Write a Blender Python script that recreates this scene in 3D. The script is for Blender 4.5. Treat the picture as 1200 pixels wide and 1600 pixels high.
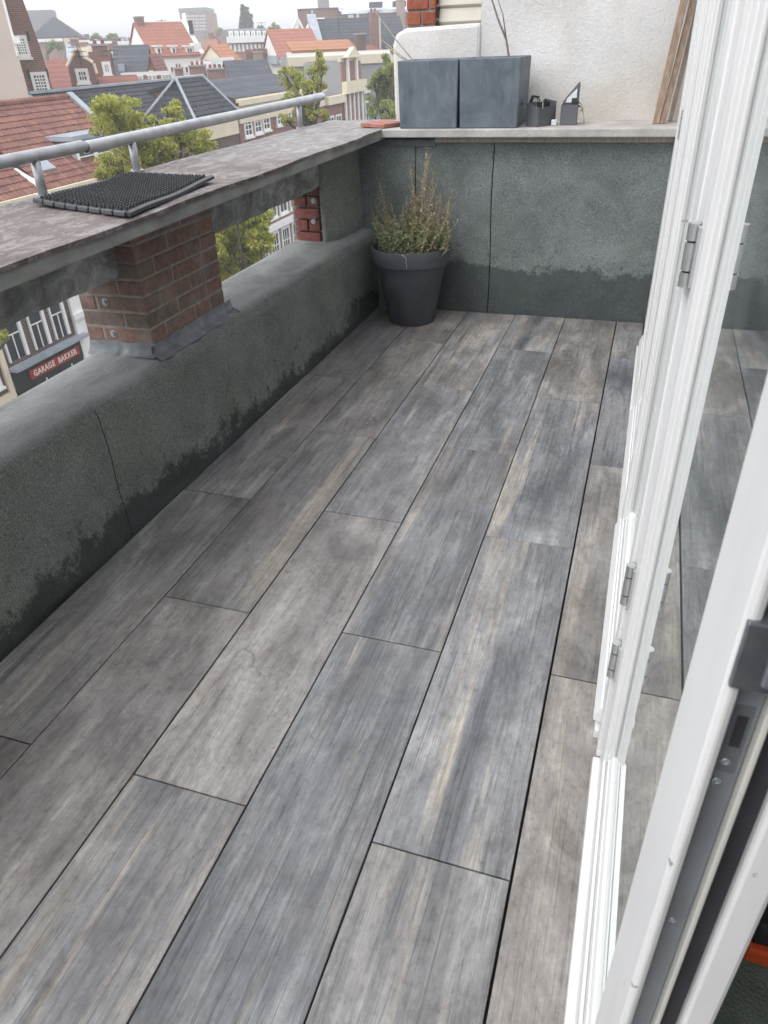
import bpy, bmesh, math, random
import numpy as np
from mathutils import Vector, Matrix
for o in list(bpy.data.objects): bpy.data.objects.remove(o)
S = bpy.context.scene
COL = S.collection
rnd = random.Random(7)
R = math.radians

# ------------------------------------------------------------------ camera
CAM = np.array([0.0655, 0.0, 1.4575]); FPX = 1140.1
PITCH, YAW, ROLL = 0.57127, 0.33966, -0.040305
cy_, sy_, cp_, sp_, cr_, sr_ = math.cos(YAW), math.sin(YAW), math.cos(PITCH), math.sin(PITCH), math.cos(ROLL), math.sin(ROLL)
FW = np.array([-sy_*cp_, cy_*cp_, -sp_]); RT0 = np.array([cy_, sy_, 0.0]); UP0 = np.cross(RT0, FW)
RT = cr_*RT0 + sr_*UP0; UP = -sr_*RT0 + cr_*UP0
cd = bpy.data.cameras.new('camera'); cam = bpy.data.objects.new('camera', cd); COL.objects.link(cam)
cam.matrix_world = Matrix(((RT[0], UP[0], -FW[0], CAM[0]), (RT[1], UP[1], -FW[1], CAM[1]), (RT[2], UP[2], -FW[2], CAM[2]), (0, 0, 0, 1)))
cd.sensor_fit = 'HORIZONTAL'; cd.sensor_width = 36.0; cd.lens = 36.0*FPX/1200.0
cd.clip_start = 0.05; cd.clip_end = 3000
cd.dof.use_dof = True; cd.dof.focus_distance = 3.0; cd.dof.aperture_fstop = 20
S.camera = cam
S.render.resolution_x = 768; S.render.resolution_y = 1024

# ------------------------------------------------------------------ world, sun, exposure
SUN_EL, SUN_AZ = R(52), R(215)          # azimuth measured from +Y towards +X
w = bpy.data.worlds.new('World'); S.world = w; w.use_nodes = True
nt = w.node_tree; nt.nodes.clear()
sky = nt.nodes.new('ShaderNodeTexSky'); sky.sky_type = 'NISHITA'; sky.sun_disc = False
sky.sun_elevation = SUN_EL; sky.sun_rotation = SUN_AZ; sky.dust_density = 4.0; sky.air_density = 1.5
hs = nt.nodes.new('ShaderNodeHueSaturation'); hs.inputs['Saturation'].default_value = 0.12
mixw = nt.nodes.new('ShaderNodeMix'); mixw.data_type = 'RGBA'; mixw.inputs[0].default_value = 0.82
mixw.inputs[7].default_value = (9.6, 9.8, 10.3, 1)      # even cloud deck
bg = nt.nodes.new('ShaderNodeBackground'); bg.inputs['Strength'].default_value = 0.12
wo = nt.nodes.new('ShaderNodeOutputWorld')
nt.links.new(sky.outputs[0], hs.inputs['Color']); nt.links.new(hs.outputs[0], mixw.inputs[6])
nt.links.new(mixw.outputs[2], bg.inputs['Color']); nt.links.new(bg.outputs[0], wo.inputs['Surface'])
sd = bpy.data.lights.new('sun', 'SUN'); sd.energy = 0.9; sd.angle = R(35); sd.color = (1.0, 0.97, 0.93)
sun = bpy.data.objects.new('sun', sd); COL.objects.link(sun)
sdir = Vector((math.sin(SUN_AZ)*math.cos(SUN_EL), math.cos(SUN_AZ)*math.cos(SUN_EL), math.sin(SUN_EL)))
sun.rotation_euler = sdir.to_track_quat('Z', 'Y').to_euler(); sun.location = (0, 0, 30)
S.view_settings.view_transform = 'Standard'; S.view_settings.look = 'None'
S.view_settings.exposure = 0.85; S.view_settings.gamma = 1.0; S.view_settings.use_curve_mapping = False
S.render.engine = 'CYCLES'
S.cycles.max_bounces = 7; S.cycles.diffuse_bounces = 3; S.cycles.glossy_bounces = 3; S.cycles.transparent_max_bounces = 10; S.cycles.transmission_bounces = 4
S.cycles.caustics_reflective = False; S.cycles.caustics_refractive = False

# ------------------------------------------------------------------ helpers
def ray(px, py):
    return FW + RT*(px-600)/FPX + UP*(800-py)/FPX
def onp(px, py, ax, v):
    d = ray(px, py); return CAM + d*((v-CAM[ax])/d[ax])
def at(px, py, dist):
    d = ray(px, py); return CAM + d*(dist/math.hypot(d[0], d[1]))

def wloc(o):
    v = Vector((0, 0, 0))
    while o is not None:
        v += o.location; o = o.parent
    return v
def tag(o, label=None, cat=None, group=None, kind=None):
    if label: o['label'] = label
    if cat: o['category'] = cat
    if group: o['group'] = group
    if kind: o['kind'] = kind
    return o
def thing(name, label, cat, loc=(0, 0, 0), group=None):
    o = bpy.data.objects.new(name, None); COL.objects.link(o); o.location = loc
    o.empty_display_size = 0.1
    return tag(o, label, cat, group)

class MB:
    def __init__(s, fn=None): s.v = []; s.f = []; s.fn = fn; s.m = []
    def add(s, vs, fs):
        b = len(s.v)
        s.v += [tuple(s.fn(*p)) if s.fn else tuple(p) for p in vs]
        s.f += [tuple(i+b for i in f) for f in fs]
        return s
    def box(s, x0, x1, y0, y1, z0, z1):
        return s.add([(x0,y0,z0),(x1,y0,z0),(x1,y1,z0),(x0,y1,z0),(x0,y0,z1),(x1,y0,z1),(x1,y1,z1),(x0,y1,z1)],
              [(0,3,2,1),(4,5,6,7),(0,1,5,4),(1,2,6,5),(2,3,7,6),(3,0,4,7)])
    def hexa(s, p):   # 8 points bottom ring then top ring
        return s.add(p, [(0,3,2,1),(4,5,6,7),(0,1,5,4),(1,2,6,5),(2,3,7,6),(3,0,4,7)])
    def prism(s, poly, ax, a, b):   # poly of 2-tuples in the two other axes, extruded along axis ax
        def P(q, t):
            return (t, q[0], q[1]) if ax == 0 else ((q[0], t, q[1]) if ax == 1 else (q[0], q[1], t))
        n = len(poly); vs = [P(q, a) for q in poly]+[P(q, b) for q in poly]
        fs = [tuple(range(n))[::-1], tuple(range(n, 2*n))]+[(i, (i+1) % n, (i+1) % n+n, i+n) for i in range(n)]
        return s.add(vs, fs)
    def tube(s, pts, r, n=8, cap=True):
        pts = [Vector(p) for p in pts]; k = len(pts); rr = r if isinstance(r, (list, tuple)) else [r]*k
        vs = []; fs = []; ref = Vector((0.31, 0.17, 0.93))
        for i, p in enumerate(pts):
            t = (pts[min(i+1, k-1)]-pts[max(i-1, 0)]); t.normalize()
            a = t.cross(ref)
            if a.length < 0.05: a = t.cross(Vector((1, 0, 0)))
            a.normalize(); b = t.cross(a)
            vs += [tuple(p+(a*math.cos(2*math.pi*j/n)+b*math.sin(2*math.pi*j/n))*rr[i]) for j in range(n)]
        for i in range(k-1):
            for j in range(n): fs.append((i*n+j, i*n+(j+1) % n, (i+1)*n+(j+1) % n, (i+1)*n+j))
        if cap: fs += [tuple(range(n))[::-1], tuple(range((k-1)*n, k*n))]
        return s.add(vs, fs)
    def lathe(s, prof, c, n=48):
        vs = []; fs = []; k = len(prof)
        for (r, z) in prof: vs += [(c[0]+r*math.cos(2*math.pi*j/n), c[1]+r*math.sin(2*math.pi*j/n), c[2]+z) for j in range(n)]
        for i in range(k-1):
            for j in range(n): fs.append((i*n+j, i*n+(j+1) % n, (i+1)*n+(j+1) % n, (i+1)*n+j))
        return s.add(vs, fs)
    def grid(s, pf, nu, nv):
        vs = [pf(i/nu, j/nv) for j in range(nv+1) for i in range(nu+1)]
        fs = [(j*(nu+1)+i, j*(nu+1)+i+1, (j+1)*(nu+1)+i+1, (j+1)*(nu+1)+i) for j in range(nv) for i in range(nu)]
        return s.add(vs, fs)
    def build(s, name, mat, parent=None, kind=None, smooth=False, bevel=0, fix=True, seg=2):
        o = wloc(parent) if parent else Vector((0, 0, 0))
        me = bpy.data.meshes.new(name)
        me.from_pydata([(x-o.x, y-o.y, z-o.z) for x, y, z in s.v], [], s.f)
        if fix:
            bm = bmesh.new(); bm.from_mesh(me); bmesh.ops.recalc_face_normals(bm, faces=bm.faces); bm.to_mesh(me); bm.free()
        me.materials.append(mat)
        if smooth:
            me.polygons.foreach_set('use_smooth', [True]*len(me.polygons))
        ob = bpy.data.objects.new(name, me); COL.objects.link(ob); ob.parent = parent
        if bevel:
            md = ob.modifiers.new('bevel', 'BEVEL'); md.width = bevel; md.segments = seg; md.limit_method = 'ANGLE'; md.angle_limit = R(30)
            if smooth is None: pass
        if kind: ob['kind'] = kind
        return ob
def box(name, mat, parent, *b, bevel=0, kind=None):
    return MB().box(*b).build(name, mat, parent, bevel=bevel, kind=kind)

# ------------------------------------------------------------------ material helpers
class NT:
    def __init__(s, name):
        s.m = bpy.data.materials.new(name); s.m.use_nodes = True; s.t = s.m.node_tree
        s.b = s.t.nodes['Principled BSDF']; s.out = s.t.nodes['Material Output']
    def n(s, typ, **kw):
        nd = s.t.nodes.new('ShaderNode'+typ)
        for k, v in kw.items(): setattr(nd, k, v)
        return nd
    def l(s, a, b): s.t.links.new(a, b)
    def sock(s, nd, i, v):
        if hasattr(v, 'links') or hasattr(v, 'is_linked'): s.l(v, nd.inputs[i])
        else: nd.inputs[i].default_value = v
    def coord(s, kind='Object', scale=(1, 1, 1), rot=(0, 0, 0), off=None):
        c = s.n('TexCoord'); m = s.n('Mapping'); m.inputs['Scale'].default_value = scale; m.inputs['Rotation'].default_value = rot
        s.l(c.outputs[kind], m.inputs['Vector'])
        if off is not None: s.l(off, m.inputs['Location'])
        return m.outputs[0]
    def worldco(s, scale=(1, 1, 1)):
        g = s.n('NewGeometry'); m = s.n('Mapping'); m.inputs['Scale'].default_value = scale
        s.l(g.outputs['Position'], m.inputs['Vector']); return m.outputs[0]
    def noise(s, vec, scale, detail=4, rough=0.55, dist=0.0):
        n = s.n('TexNoise'); n.inputs['Scale'].default_value = scale; n.inputs['Detail'].default_value = detail
        n.inputs['Roughness'].default_value = rough; n.inputs['Distortion'].default_value = dist
        s.l(vec, n.inputs['Vector']); return n.outputs['Fac']
    def ramp(s, fac, stops, interp='LINEAR'):
        r = s.n('ValToRGB'); r.color_ramp.interpolation = interp; e = r.color_ramp.elements
        while len(e) < len(stops): e.new(0.5)
        for el, (p, c) in zip(e, stops):
            el.position = p; el.color = c if len(c) == 4 else (*c, 1)
        s.l(fac, r.inputs[0]); return r.outputs[0]
    def mix(s, f, a, b, mode='MIX'):
        m = s.n('Mix', data_type='RGBA', blend_type=mode)
        for i, v in ((0, f), (6, a), (7, b)):
            if isinstance(v, (tuple, list)): m.inputs[i].default_value = v if len(v) == 4 else (*v, 1)
            else: s.sock(m, i, v)
        return m.outputs[2]
    def math(s, op, a, b=0.0, c=0.0):
        m = s.n('Math', operation=op)
        for i, v in ((0, a), (1, b), (2, c)): s.sock(m, i, v)
        return m.outputs[0]
    def sep(s, vec):
        m = s.n('SeparateXYZ'); s.l(vec, m.inputs[0]); return m.outputs
    def bump(s, h, strength=0.3, dist=0.01, normal=None):
        b = s.n('Bump'); b.inputs['Strength'].default_value = strength; b.inputs['Distance'].default_value = dist
        s.l(h, b.inputs['Height'])
        if normal is not None: s.l(normal, b.inputs['Normal'])
        return b.outputs[0]
    def fin(s, col=None, rough=0.6, normal=None, spec=0.5, metal=0.0):
        if col is not None: s.sock(s.b, 'Base Color', col if not isinstance(col, tuple) else ((*col, 1) if len(col) == 3 else col))
        s.sock(s.b, 'Roughness', rough); s.b.inputs['Specular IOR Level'].default_value = spec; s.b.inputs['Metallic'].default_value = metal
        if normal is not None: s.l(normal, s.b.inputs['Normal'])
        return s.m

def simple(name, col, rough=0.6, var=0.15, scale=3.0, bump=0.0, bscale=60, metal=0.0, spec=0.5, co='Object', stretch=(1, 1, 1)):
    n = NT(name); v = n.coord(co, scale=stretch)
    f = n.noise(v, scale, 6, 0.6)
    lo = tuple(c*(1-var) for c in col); hi = tuple(min(1, c*(1+var)) for c in col)
    c = n.ramp(f, [(0.3, lo), (0.7, hi)])
    nm = n.bump(n.noise(v, bscale, 3), bump, 0.01) if bump else None
    return n.fin(c, rough, nm, spec, metal)

def floor_tile_mat():
    n = NT('wood_look_porcelain'); oi = n.n('ObjectInfo')
    off = n.n('CombineXYZ'); n.l(n.math('MULTIPLY', oi.outputs['Random'], 37.0), off.inputs[0]); n.l(n.math('MULTIPLY', oi.outputs['Random'], 91.0), off.inputs[1])
    sc = n.n('SeparateColor'); n.l(oi.outputs['Color'], sc.inputs[0])
    warm, brt, conc = sc.outputs[0], sc.outputs[1], sc.outputs[2]
    v1 = n.coord('Object', (5, 1.3, 1), off=off.outputs[0])
    v2 = n.coord('Object', (20, 2.4, 1), off=off.outputs[0])
    v3 = n.coord('Object', (165, 2.4, 1), off=off.outputs[0])
    v4 = n.coord('Object', (1, 0.6, 1), off=off.outputs[0])
    v5 = n.coord('Object', (1, 1, 1), off=off.outputs[0])
    big = n.noise(v1, 1.0, 5, 0.6, 1.2)
    mid = n.noise(v2, 1.0, 6, 0.7, 1.0)
    fine = n.noise(v3, 1.0, 5, 0.72, 1.2)
    cloud = n.noise(v4, 6.0, 9, 0.72, 0.6)
    c_cool = n.ramp(big, [(0.30, (0.120, 0.131, 0.146)), (0.5, (0.218, 0.230, 0.246)), (0.68, (0.355, 0.360, 0.364))])
    c_warm = n.ramp(big, [(0.28, (0.170, 0.155, 0.142)), (0.5, (0.290, 0.268, 0.248)), (0.70, (0.42, 0.392, 0.362))])
    col = n.mix(warm, c_cool, c_warm)
    # long straw-coloured streaks
    st = n.noise(n.coord('Object', (11, 0.55, 1), off=off.outputs[0]), 1.0, 4, 0.6, 0.6)
    stm = n.ramp(st, [(0.56, (0, 0, 0)), (0.68, (0.78, 0.78, 0.78))])
    col = n.mix(n.math('MULTIPLY', stm, n.math('SUBTRACT', 1.0, n.math('MULTIPLY', conc, 0.7))), col, (0.47, 0.415, 0.345))
    dst = n.ramp(n.noise(n.coord('Object', (14, 0.8, 1), off=off.outputs[0]), 1.3, 4, 0.6, 0.5), [(0.58, (0, 0, 0)), (0.72, (0.7, 0.7, 0.7))])
    col = n.mix(dst, col, (0.095, 0.098, 0.11))
    # grain
    g = n.ramp(mid, [(0.3, (0.60, 0.60, 0.61)), (0.7, (1.32, 1.31, 1.30))])
    gw = n.math('SUBTRACT', 0.85, n.math('MULTIPLY', conc, 0.62))
    col = n.mix(gw, col, g, 'MULTIPLY')
    fg = n.ramp(fine, [(0.385, (0.50, 0.50, 0.51)), (0.44, (0.95, 0.95, 0.95)), (0.56, (1.05, 1.05, 1.05)), (0.62, (1.30, 1.29, 1.27))])
    col = n.mix(n.math('SUBTRACT', 0.85, n.math('MULTIPLY', conc, 0.45)), col, fg, 'MULTIPLY')
    cl = n.ramp(cloud, [(0.34, (0.58, 0.57, 0.56)), (0.47, (0.93, 0.93, 0.93)), (0.53, (1.06, 1.06, 1.06)), (0.66, (1.34, 1.34, 1.34))])
    col = n.mix(n.math('ADD', 0.62, n.math('MULTIPLY', conc, 0.3)), col, cl, 'MULTIPLY')
    pt = n.ramp(n.noise(n.coord('Object', (3.2, 1.3, 1), off=off.outputs[0]), 2.4, 8, 0.72, 0.8), [(0.56, (0, 0, 0)), (0.70, (1, 1, 1))])
    col = n.mix(n.math('MULTIPLY', pt, 0.55), col, (0.095, 0.086, 0.082))
    wa = n.ramp(n.noise(v5, 2.1, 5, 0.6, 0.4), [(0.52, (0, 0, 0)), (0.72, (1, 1, 1))])
    col = n.mix(n.math('MULTIPLY', wa, 0.4), col, (0.29, 0.252, 0.22))
    iso = n.ramp(n.noise(n.coord('Object', (1, 0.55, 1), off=off.outputs[0]), 62, 7, 0.78, 0.3), [(0.36, (0.62, 0.62, 0.62)), (0.46, (0.96, 0.96, 0.96)), (0.56, (1.04, 1.04, 1.04)), (0.66, (1.34, 1.34, 1.33))])
    col = n.mix(0.75, col, iso, 'MULTIPLY')
    # speckled pores (cement-like boards)
    sp = n.ramp(n.noise(n.coord('Object', (70, 38, 1), off=off.outputs[0]), 1.0, 4, 0.75), [(0.34, (0.55, 0.53, 0.52)), (0.47, (1, 1, 1))])
    spm = n.ramp(n.noise(v5, 4.0, 3, 0.6), [(0.45, (0, 0, 0)), (0.6, (1, 1, 1))])
    col = n.mix(n.math('MULTIPLY', spm, n.math('ADD', 0.25, n.math('MULTIPLY', conc, 0.6))), col, sp, 'MULTIPLY')
    # hairline cracks
    vo = n.n('TexVoronoi', feature='DISTANCE_TO_EDGE'); vo.inputs['Scale'].default_value = 1.0
    dv = n.n('VectorMath', operation='ADD'); n.l(n.coord('Object', (6.5, 0.75, 1), off=off.outputs[0]), dv.inputs[0])
    nz = n.n('TexNoise'); nz.inputs['Scale'].default_value = 9; nz.inputs['Detail'].default_value = 5; n.l(v5, nz.inputs['Vector'])
    ns = n.n('VectorMath', operation='SCALE'); ns.inputs['Scale'].default_value = 0.32; n.l(nz.outputs['Color'], ns.inputs[0]); n.l(ns.outputs[0], dv.inputs[1])
    n.l(dv.outputs[0], vo.inputs['Vector'])
    ck = n.ramp(vo.outputs['Distance'], [(0.0, (1, 1, 1)), (0.016, (0, 0, 0))])
    ckm = n.ramp(n.noise(v5, 2.6, 2), [(0.56, (0, 0, 0)), (0.64, (1, 1, 1))])
    ckf = n.math('MULTIPLY', n.math('MULTIPLY', ck, ckm), 0.5)
    col = n.mix(ckf, col, (0.075, 0.07, 0.068))
    # overall brightness per board
    bl = n.n('CombineColor'); bb = n.math('MULTIPLY', brt, 1.8)
    for i in range(3): n.l(bb, bl.inputs[i])
    col = n.mix(1.0, col, bl.outputs[0], 'MULTIPLY')
    h = n.math('ADD', n.math('MULTIPLY', fine, 0.6), n.math('MULTIPLY', mid, 0.5))
    nm = n.bump(h, 0.35, 0.0025)
    rg = n.math('ADD', 0.24, n.math('MULTIPLY', cloud, 0.28))
    return n.fin(col, rg, nm, 0.5)

def bitumen_mat(name, base, wet=None, patch=0.5, green=0.3, light_top=False):
    """mineral-coated roofing felt: granules, algae patches; wet = (height, softness, patch size) for the damp foot"""
    n = NT(name); v = n.worldco()
    gr = n.noise(v, 260, 2, 0.7)
    g2 = n.noise(v, 115, 3, 0.75)
    b = n.noise(v, 2.2, 6, 0.62)
    c = n.ramp(b, [(0.25, tuple(x*0.72 for x in base)), (0.75, tuple(x*1.25 for x in base))])
    al = n.ramp(n.noise(v, 3.1, 5, 0.7, 0.6), [(0.45, (0, 0, 0)), (0.7, (1, 1, 1))])
    c = n.mix(n.math('MULTIPLY', al, green), c, (base[0]*0.85, base[1]*1.05, base[2]*0.72))
    c = n.mix(0.65, c, n.ramp(gr, [(0.34, (0.42, 0.42, 0.42)), (0.50, (0.98, 0.98, 0.98)), (0.62, (1.7, 1.75, 1.75))]), 'MULTIPLY')
    c = n.mix(0.48, c, n.ramp(g2, [(0.34, (0.55, 0.55, 0.55)), (0.66, (1.45, 1.45, 1.45))]), 'MULTIPLY')
    sm_ = n.ramp(n.noise(v, 5.5, 8, 0.72, 0.8), [(0.34, (0.62, 0.63, 0.62)), (0.5, (0.98, 0.98, 0.98)), (0.66, (1.22, 1.22, 1.22))])
    c = n.mix(0.5, c, sm_, 'MULTIPLY')
    if wet:
        z = n.sep(v)[2]
        edge = n.math('ADD', z, n.math('MULTIPLY', n.math('SUBTRACT', n.noise(v, 2.2, 2, 0.5), 0.5), wet[1]*2.0))
        edge = n.math('ADD', edge, n.math('MULTIPLY', n.math('SUBTRACT', n.noise(v, wet[2], 6, 0.75), 0.5), wet[1]*3.2))
        mr = n.n('MapRange'); n.l(edge, mr.inputs[0])
        mr.inputs[1].default_value = wet[0]+wet[4]; mr.inputs[2].default_value = wet[0]-wet[4]
        sp = n.ramp(n.noise(v, 19, 5, 0.68, 0.3), [(0.585, (0, 0, 0)), (0.62, (1, 1, 1))])
        zz = n.n('MapRange'); n.l(z, zz.inputs[0]); zz.inputs[1].default_value = wet[0]+0.20; zz.inputs[2].default_value = wet[0]-0.02
        pl = n.ramp(n.noise(v, 13, 6, 0.72, 0.4), [(0.56, (0, 0, 0)), (0.64, (1, 1, 1))])
        c = n.mix(n.math('MULTIPLY', n.math('MULTIPLY', pl, zz.outputs[0]), 0.38), c, (0.34, 0.37, 0.33))
        m = n.math('MAXIMUM', mr.outputs[0], n.math('MULTIPLY', sp, zz.outputs[0]))
        c = n.mix(n.math('MULTIPLY', m, wet[3] if len(wet) > 3 else 0.8), c, (0.026, 0.033, 0.034))
    if light_top:   # pale dust lying on the flat part of the felt
        g = n.n('NewGeometry'); nz = n.sep(g.outputs['Normal'])[2]
        mr = n.n('MapRange'); n.l(nz, mr.inputs[0]); mr.inputs[1].default_value = 0.72; mr.inputs[2].default_value = 0.99
        du = n.ramp(n.noise(n.worldco((1, 0.5, 1)), 7, 7, 0.7, 0.3), [(0.32, (0.25, 0.25, 0.25)), (0.6, (1, 1, 1))])
        c = n.mix(n.math('MULTIPLY', n.math('MULTIPLY', mr.outputs[0], du), 0.78), c, (0.40, 0.415, 0.42))
    nm = n.bump(n.math('ADD', gr, n.math('MULTIPLY', n.noise(v, 9, 4, 0.6), 3.0)), 0.45, 0.004)
    return n.fin(c, 0.82, nm, 0.3)

def coping_mat():
    n = NT('weathered_coping'); v = n.worldco()
    a = n.noise(n.worldco((2.2, 1.2, 1)), 8.0, 9, 0.76, 0.8)
    b = n.noise(v, 2.0, 4, 0.6)
    c = n.ramp(b, [(0.3, (0.082, 0.062, 0.057)), (0.7, (0.150, 0.112, 0.104))])
    pale = n.ramp(a, [(0.47, (0, 0, 0)), (0.58, (1, 1, 1))])
    c = n.mix(n.math('MULTIPLY', pale, 0.62), c, (0.33, 0.318, 0.316))
    moss = n.ramp(n.noise(v, 3.3, 4, 0.6, 0.4), [(0.58, (0, 0, 0)), (0.70, (1, 1, 1))])
    c = n.mix(n.math('MULTIPLY', moss, 0.6), c, (0.11, 0.10, 0.075))
    y = n.sep(v)[1]
    mr = n.n('MapRange'); n.l(y, mr.inputs[0]); mr.inputs[1].default_value = 2.95; mr.inputs[2].default_value = 3.6
    c = n.mix(n.math('MULTIPLY', mr.outputs[0], 0.42), c, n.ramp(a, [(0.35, (0.26, 0.255, 0.25)), (0.65, (0.46, 0.46, 0.455))]))
    sp = n.ramp(n.noise(v, 140, 3, 0.7), [(0.36, (0.5, 0.5, 0.5)), (0.5, (1, 1, 1))])
    c = n.mix(0.7, c, sp, 'MULTIPLY')
    nm = n.bump(n.math('ADD', n.noise(v, 60, 5, 0.7), a), 0.35, 0.006)
    return n.fin(c, 0.62, nm, 0.4)

def beam_mat():
    n = NT('stained_concrete_beam'); v = n.worldco((1, 1.2, 1.8))
    a = n.noise(v, 5.5, 8, 0.72, 0.8); b = n.noise(n.worldco((1, 6, 0.8)), 3.0, 5, 0.6)
    c = n.ramp(a, [(0.3, (0.12, 0.125, 0.122)), (0.48, (0.28, 0.29, 0.28)), (0.6, (0.46, 0.47, 0.46)), (0.72, (0.66, 0.67, 0.66))])
    c = n.mix(0.55, c, n.ramp(b, [(0.3, (0.6, 0.62, 0.6)), (0.7, (1.35, 1.35, 1.33))]), 'MULTIPLY')
    nm = n.bump(a, 0.4, 0.008)
    return n.fin(c, 0.8, nm, 0.3)

def stucco_mat():
    n = NT('old_white_stucco'); v = n.worldco()
    a = n.noise(v, 1.7, 5, 0.6, 0.3); f = n.noise(v, 105, 4, 0.65)
    c = n.ramp(a, [(0.30, (0.62, 0.60, 0.565)), (0.48, (0.74, 0.735, 0.725)), (0.70, (0.78, 0.785, 0.80))])
    z = n.sep(v)[2]
    low = n.n('MapRange'); n.l(n.math('ADD', z, n.math('MULTIPLY', n.math('SUBTRACT', n.noise(v, 3.5, 5, 0.65), 0.5), 0.9)), low.inputs[0])
    low.inputs[1].default_value = 1.42; low.inputs[2].default_value = 1.02
    c = n.mix(n.math('MULTIPLY', low.outputs[0], 0.6), c, (0.56, 0.50, 0.42))
    st = n.ramp(n.noise(n.worldco((3, 3, 1.2)), 2.4, 6, 0.7, 0.6), [(0.55, (0, 0, 0)), (0.75, (1, 1, 1))])
    c = n.mix(n.math('MULTIPLY', st, 0.22), c, (0.50, 0.45, 0.38))
    gp = n.ramp(n.noise(v, 2.6, 4, 0.6), [(0.5, (0, 0, 0)), (0.7, (1, 1, 1))])
    c = n.mix(n.math('MULTIPLY', gp, 0.35), c, (0.55, 0.56, 0.58))
    c = n.mix(0.5, c, n.ramp(f, [(0.36, (0.82, 0.80, 0.78)), (0.55, (1.03, 1.03, 1.03))]), 'MULTIPLY')
    nm = n.bump(n.math('ADD', f, n.math('MULTIPLY', n.noise(v, 42, 3, 0.6), 1.0)), 0.42, 0.008)
    return n.fin(c, 0.9, nm, 0.2)

def brick_mat(name, cols, soot=0.0, grey=0.25):
    n = NT(name); oi = n.n('ObjectInfo'); v = n.worldco()
    c = n.ramp(oi.outputs['Random'], [(i/(len(cols)-1), q) for i, q in enumerate(cols)])
    f = n.noise(v, 42, 6, 0.7)
    c = n.mix(0.8, c, n.ramp(f, [(0.3, (0.62, 0.6, 0.6)), (0.68, (1.25, 1.22, 1.2))]), 'MULTIPLY')
    gm = n.ramp(n.noise(v, 11, 6, 0.7), [(0.50, (0, 0, 0)), (0.66, (1, 1, 1))])
    c = n.mix(n.math('MULTIPLY', gm, grey), c, (0.31, 0.28, 0.255))
    if soot:
        sm = n.ramp(n.noise(v, 6, 4, 0.6), [(0.42, (0, 0, 0)), (0.6, (1, 1, 1))])
        c = n.mix(n.math('MULTIPLY', sm, soot), c, (0.05, 0.048, 0.045))
    nm = n.bump(n.math('ADD', f, n.noise(v, 160, 3)), 0.5, 0.004)
    return n.fin(c, 0.88, nm, 0.2)

def far_brick(name, a, b, scale=1.0):
    n = NT(name)
    c0 = n.coord('Object')
    # brick courses: use object x+y as the running direction
    x = n.sep(c0); u = n.math('ADD', x[0], x[1]); cv = n.n('CombineXYZ'); n.l(u, cv.inputs[0]); n.l(x[2], cv.inputs[1])
    bt = n.n('TexBrick'); bt.inputs['Scale'].default_value = 1.0; bt.inputs['Brick Width'].default_value = 0.22*scale; bt.inputs['Row Height'].default_value = 0.065*scale
    bt.inputs['Mortar Size'].default_value = 0.006*scale
    bt.inputs['Color1'].default_value = (*a, 1); bt.inputs['Color2'].default_value = (*b, 1); bt.inputs['Mortar'].default_value = (0.33, 0.29, 0.26, 1)
    n.l(cv.outputs[0], bt.inputs['Vector'])
    c = n.mix(0.7, bt.outputs['Color'], n.ramp(n.noise(c0, 0.6, 6, 0.65), [(0.3, (0.75, 0.75, 0.75)), (0.7, (1.2, 1.2, 1.2))]), 'MULTIPLY')
    return n.fin(c, 0.9, None, 0.15)

def far_roof(name, a, b):
    """roof tiles too far off to tell apart"""
    n = NT(name); c0 = n.coord('Object'); f = n.noise(c0, 1.1, 6, 0.7); z = n.sep(c0)[2]
    c = n.ramp(f, [(0.3, a), (0.7, b)])
    wv = n.n('TexWave', wave_type='BANDS', bands_direction='Z'); wv.inputs['Scale'].default_value = 1.3; wv.inputs['Distortion'].default_value = 0.6
    n.l(c0, wv.inputs['Vector'])
    c = n.mix(0.35, c, n.ramp(wv.outputs['Fac'], [(0.1, (0.55, 0.55, 0.55)), (0.4, (1.1, 1.1, 1.1))]), 'MULTIPLY')
    g = n.noise(c0, 5.5, 4, 0.7)
    c = n.mix(0.5, c, n.ramp(g, [(0.3, (0.7, 0.7, 0.7)), (0.7, (1.25, 1.25, 1.25))]), 'MULTIPLY')
    return n.fin(c, 0.8, n.bump(wv.outputs['Fac'], 0.4, 0.05), 0.2)

def pantile_mat(name, cols):
    n = NT(name); v = n.worldco((1, 1, 1)); 
    vo = n.n('TexVoronoi'); vo.inputs['Scale'].default_value = 3.6; n.l(v, vo.inputs['Vector'])
    s = n.n('SeparateColor'); n.l(vo.outputs['Color'], s.inputs[0])
    c = n.ramp(s.outputs[0], [(i/(len(cols)-1), q) for i, q in enumerate(cols)])
    c = n.mix(0.75, c, n.ramp(n.noise(v, 1.4, 6, 0.7), [(0.3, (0.68, 0.66, 0.66)), (0.7, (1.2, 1.2, 1.2))]), 'MULTIPLY')
    mo = n.ramp(n.noise(v, 0.9, 5, 0.65), [(0.55, (0, 0, 0)), (0.72, (1, 1, 1))])
    c = n.mix(n.math('MULTIPLY', mo, 0.35), c, (0.13, 0.10, 0.075))
    return n.fin(c, 0.75, None, 0.25)

def leaf_mat(name, cols, trans=0.35):
    n = NT(name); oi = n.n('NewGeometry')
    c = n.ramp(oi.outputs['Random Per Island'], [(i/(len(cols)-1), q) for i, q in enumerate(cols)])
    n.fin(c, 0.55, None, 0.3)
    tr = n.n('BsdfTranslucent'); n.l(c, tr.inputs['Color'])
    mx = n.n('MixShader'); mx.inputs[0].default_value = trans
    n.l(n.b.outputs[0], mx.inputs[1]); n.l(tr.outputs[0], mx.inputs[2]); n.l(mx.outputs[0], n.out.inputs['Surface'])
    return n.m

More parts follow.
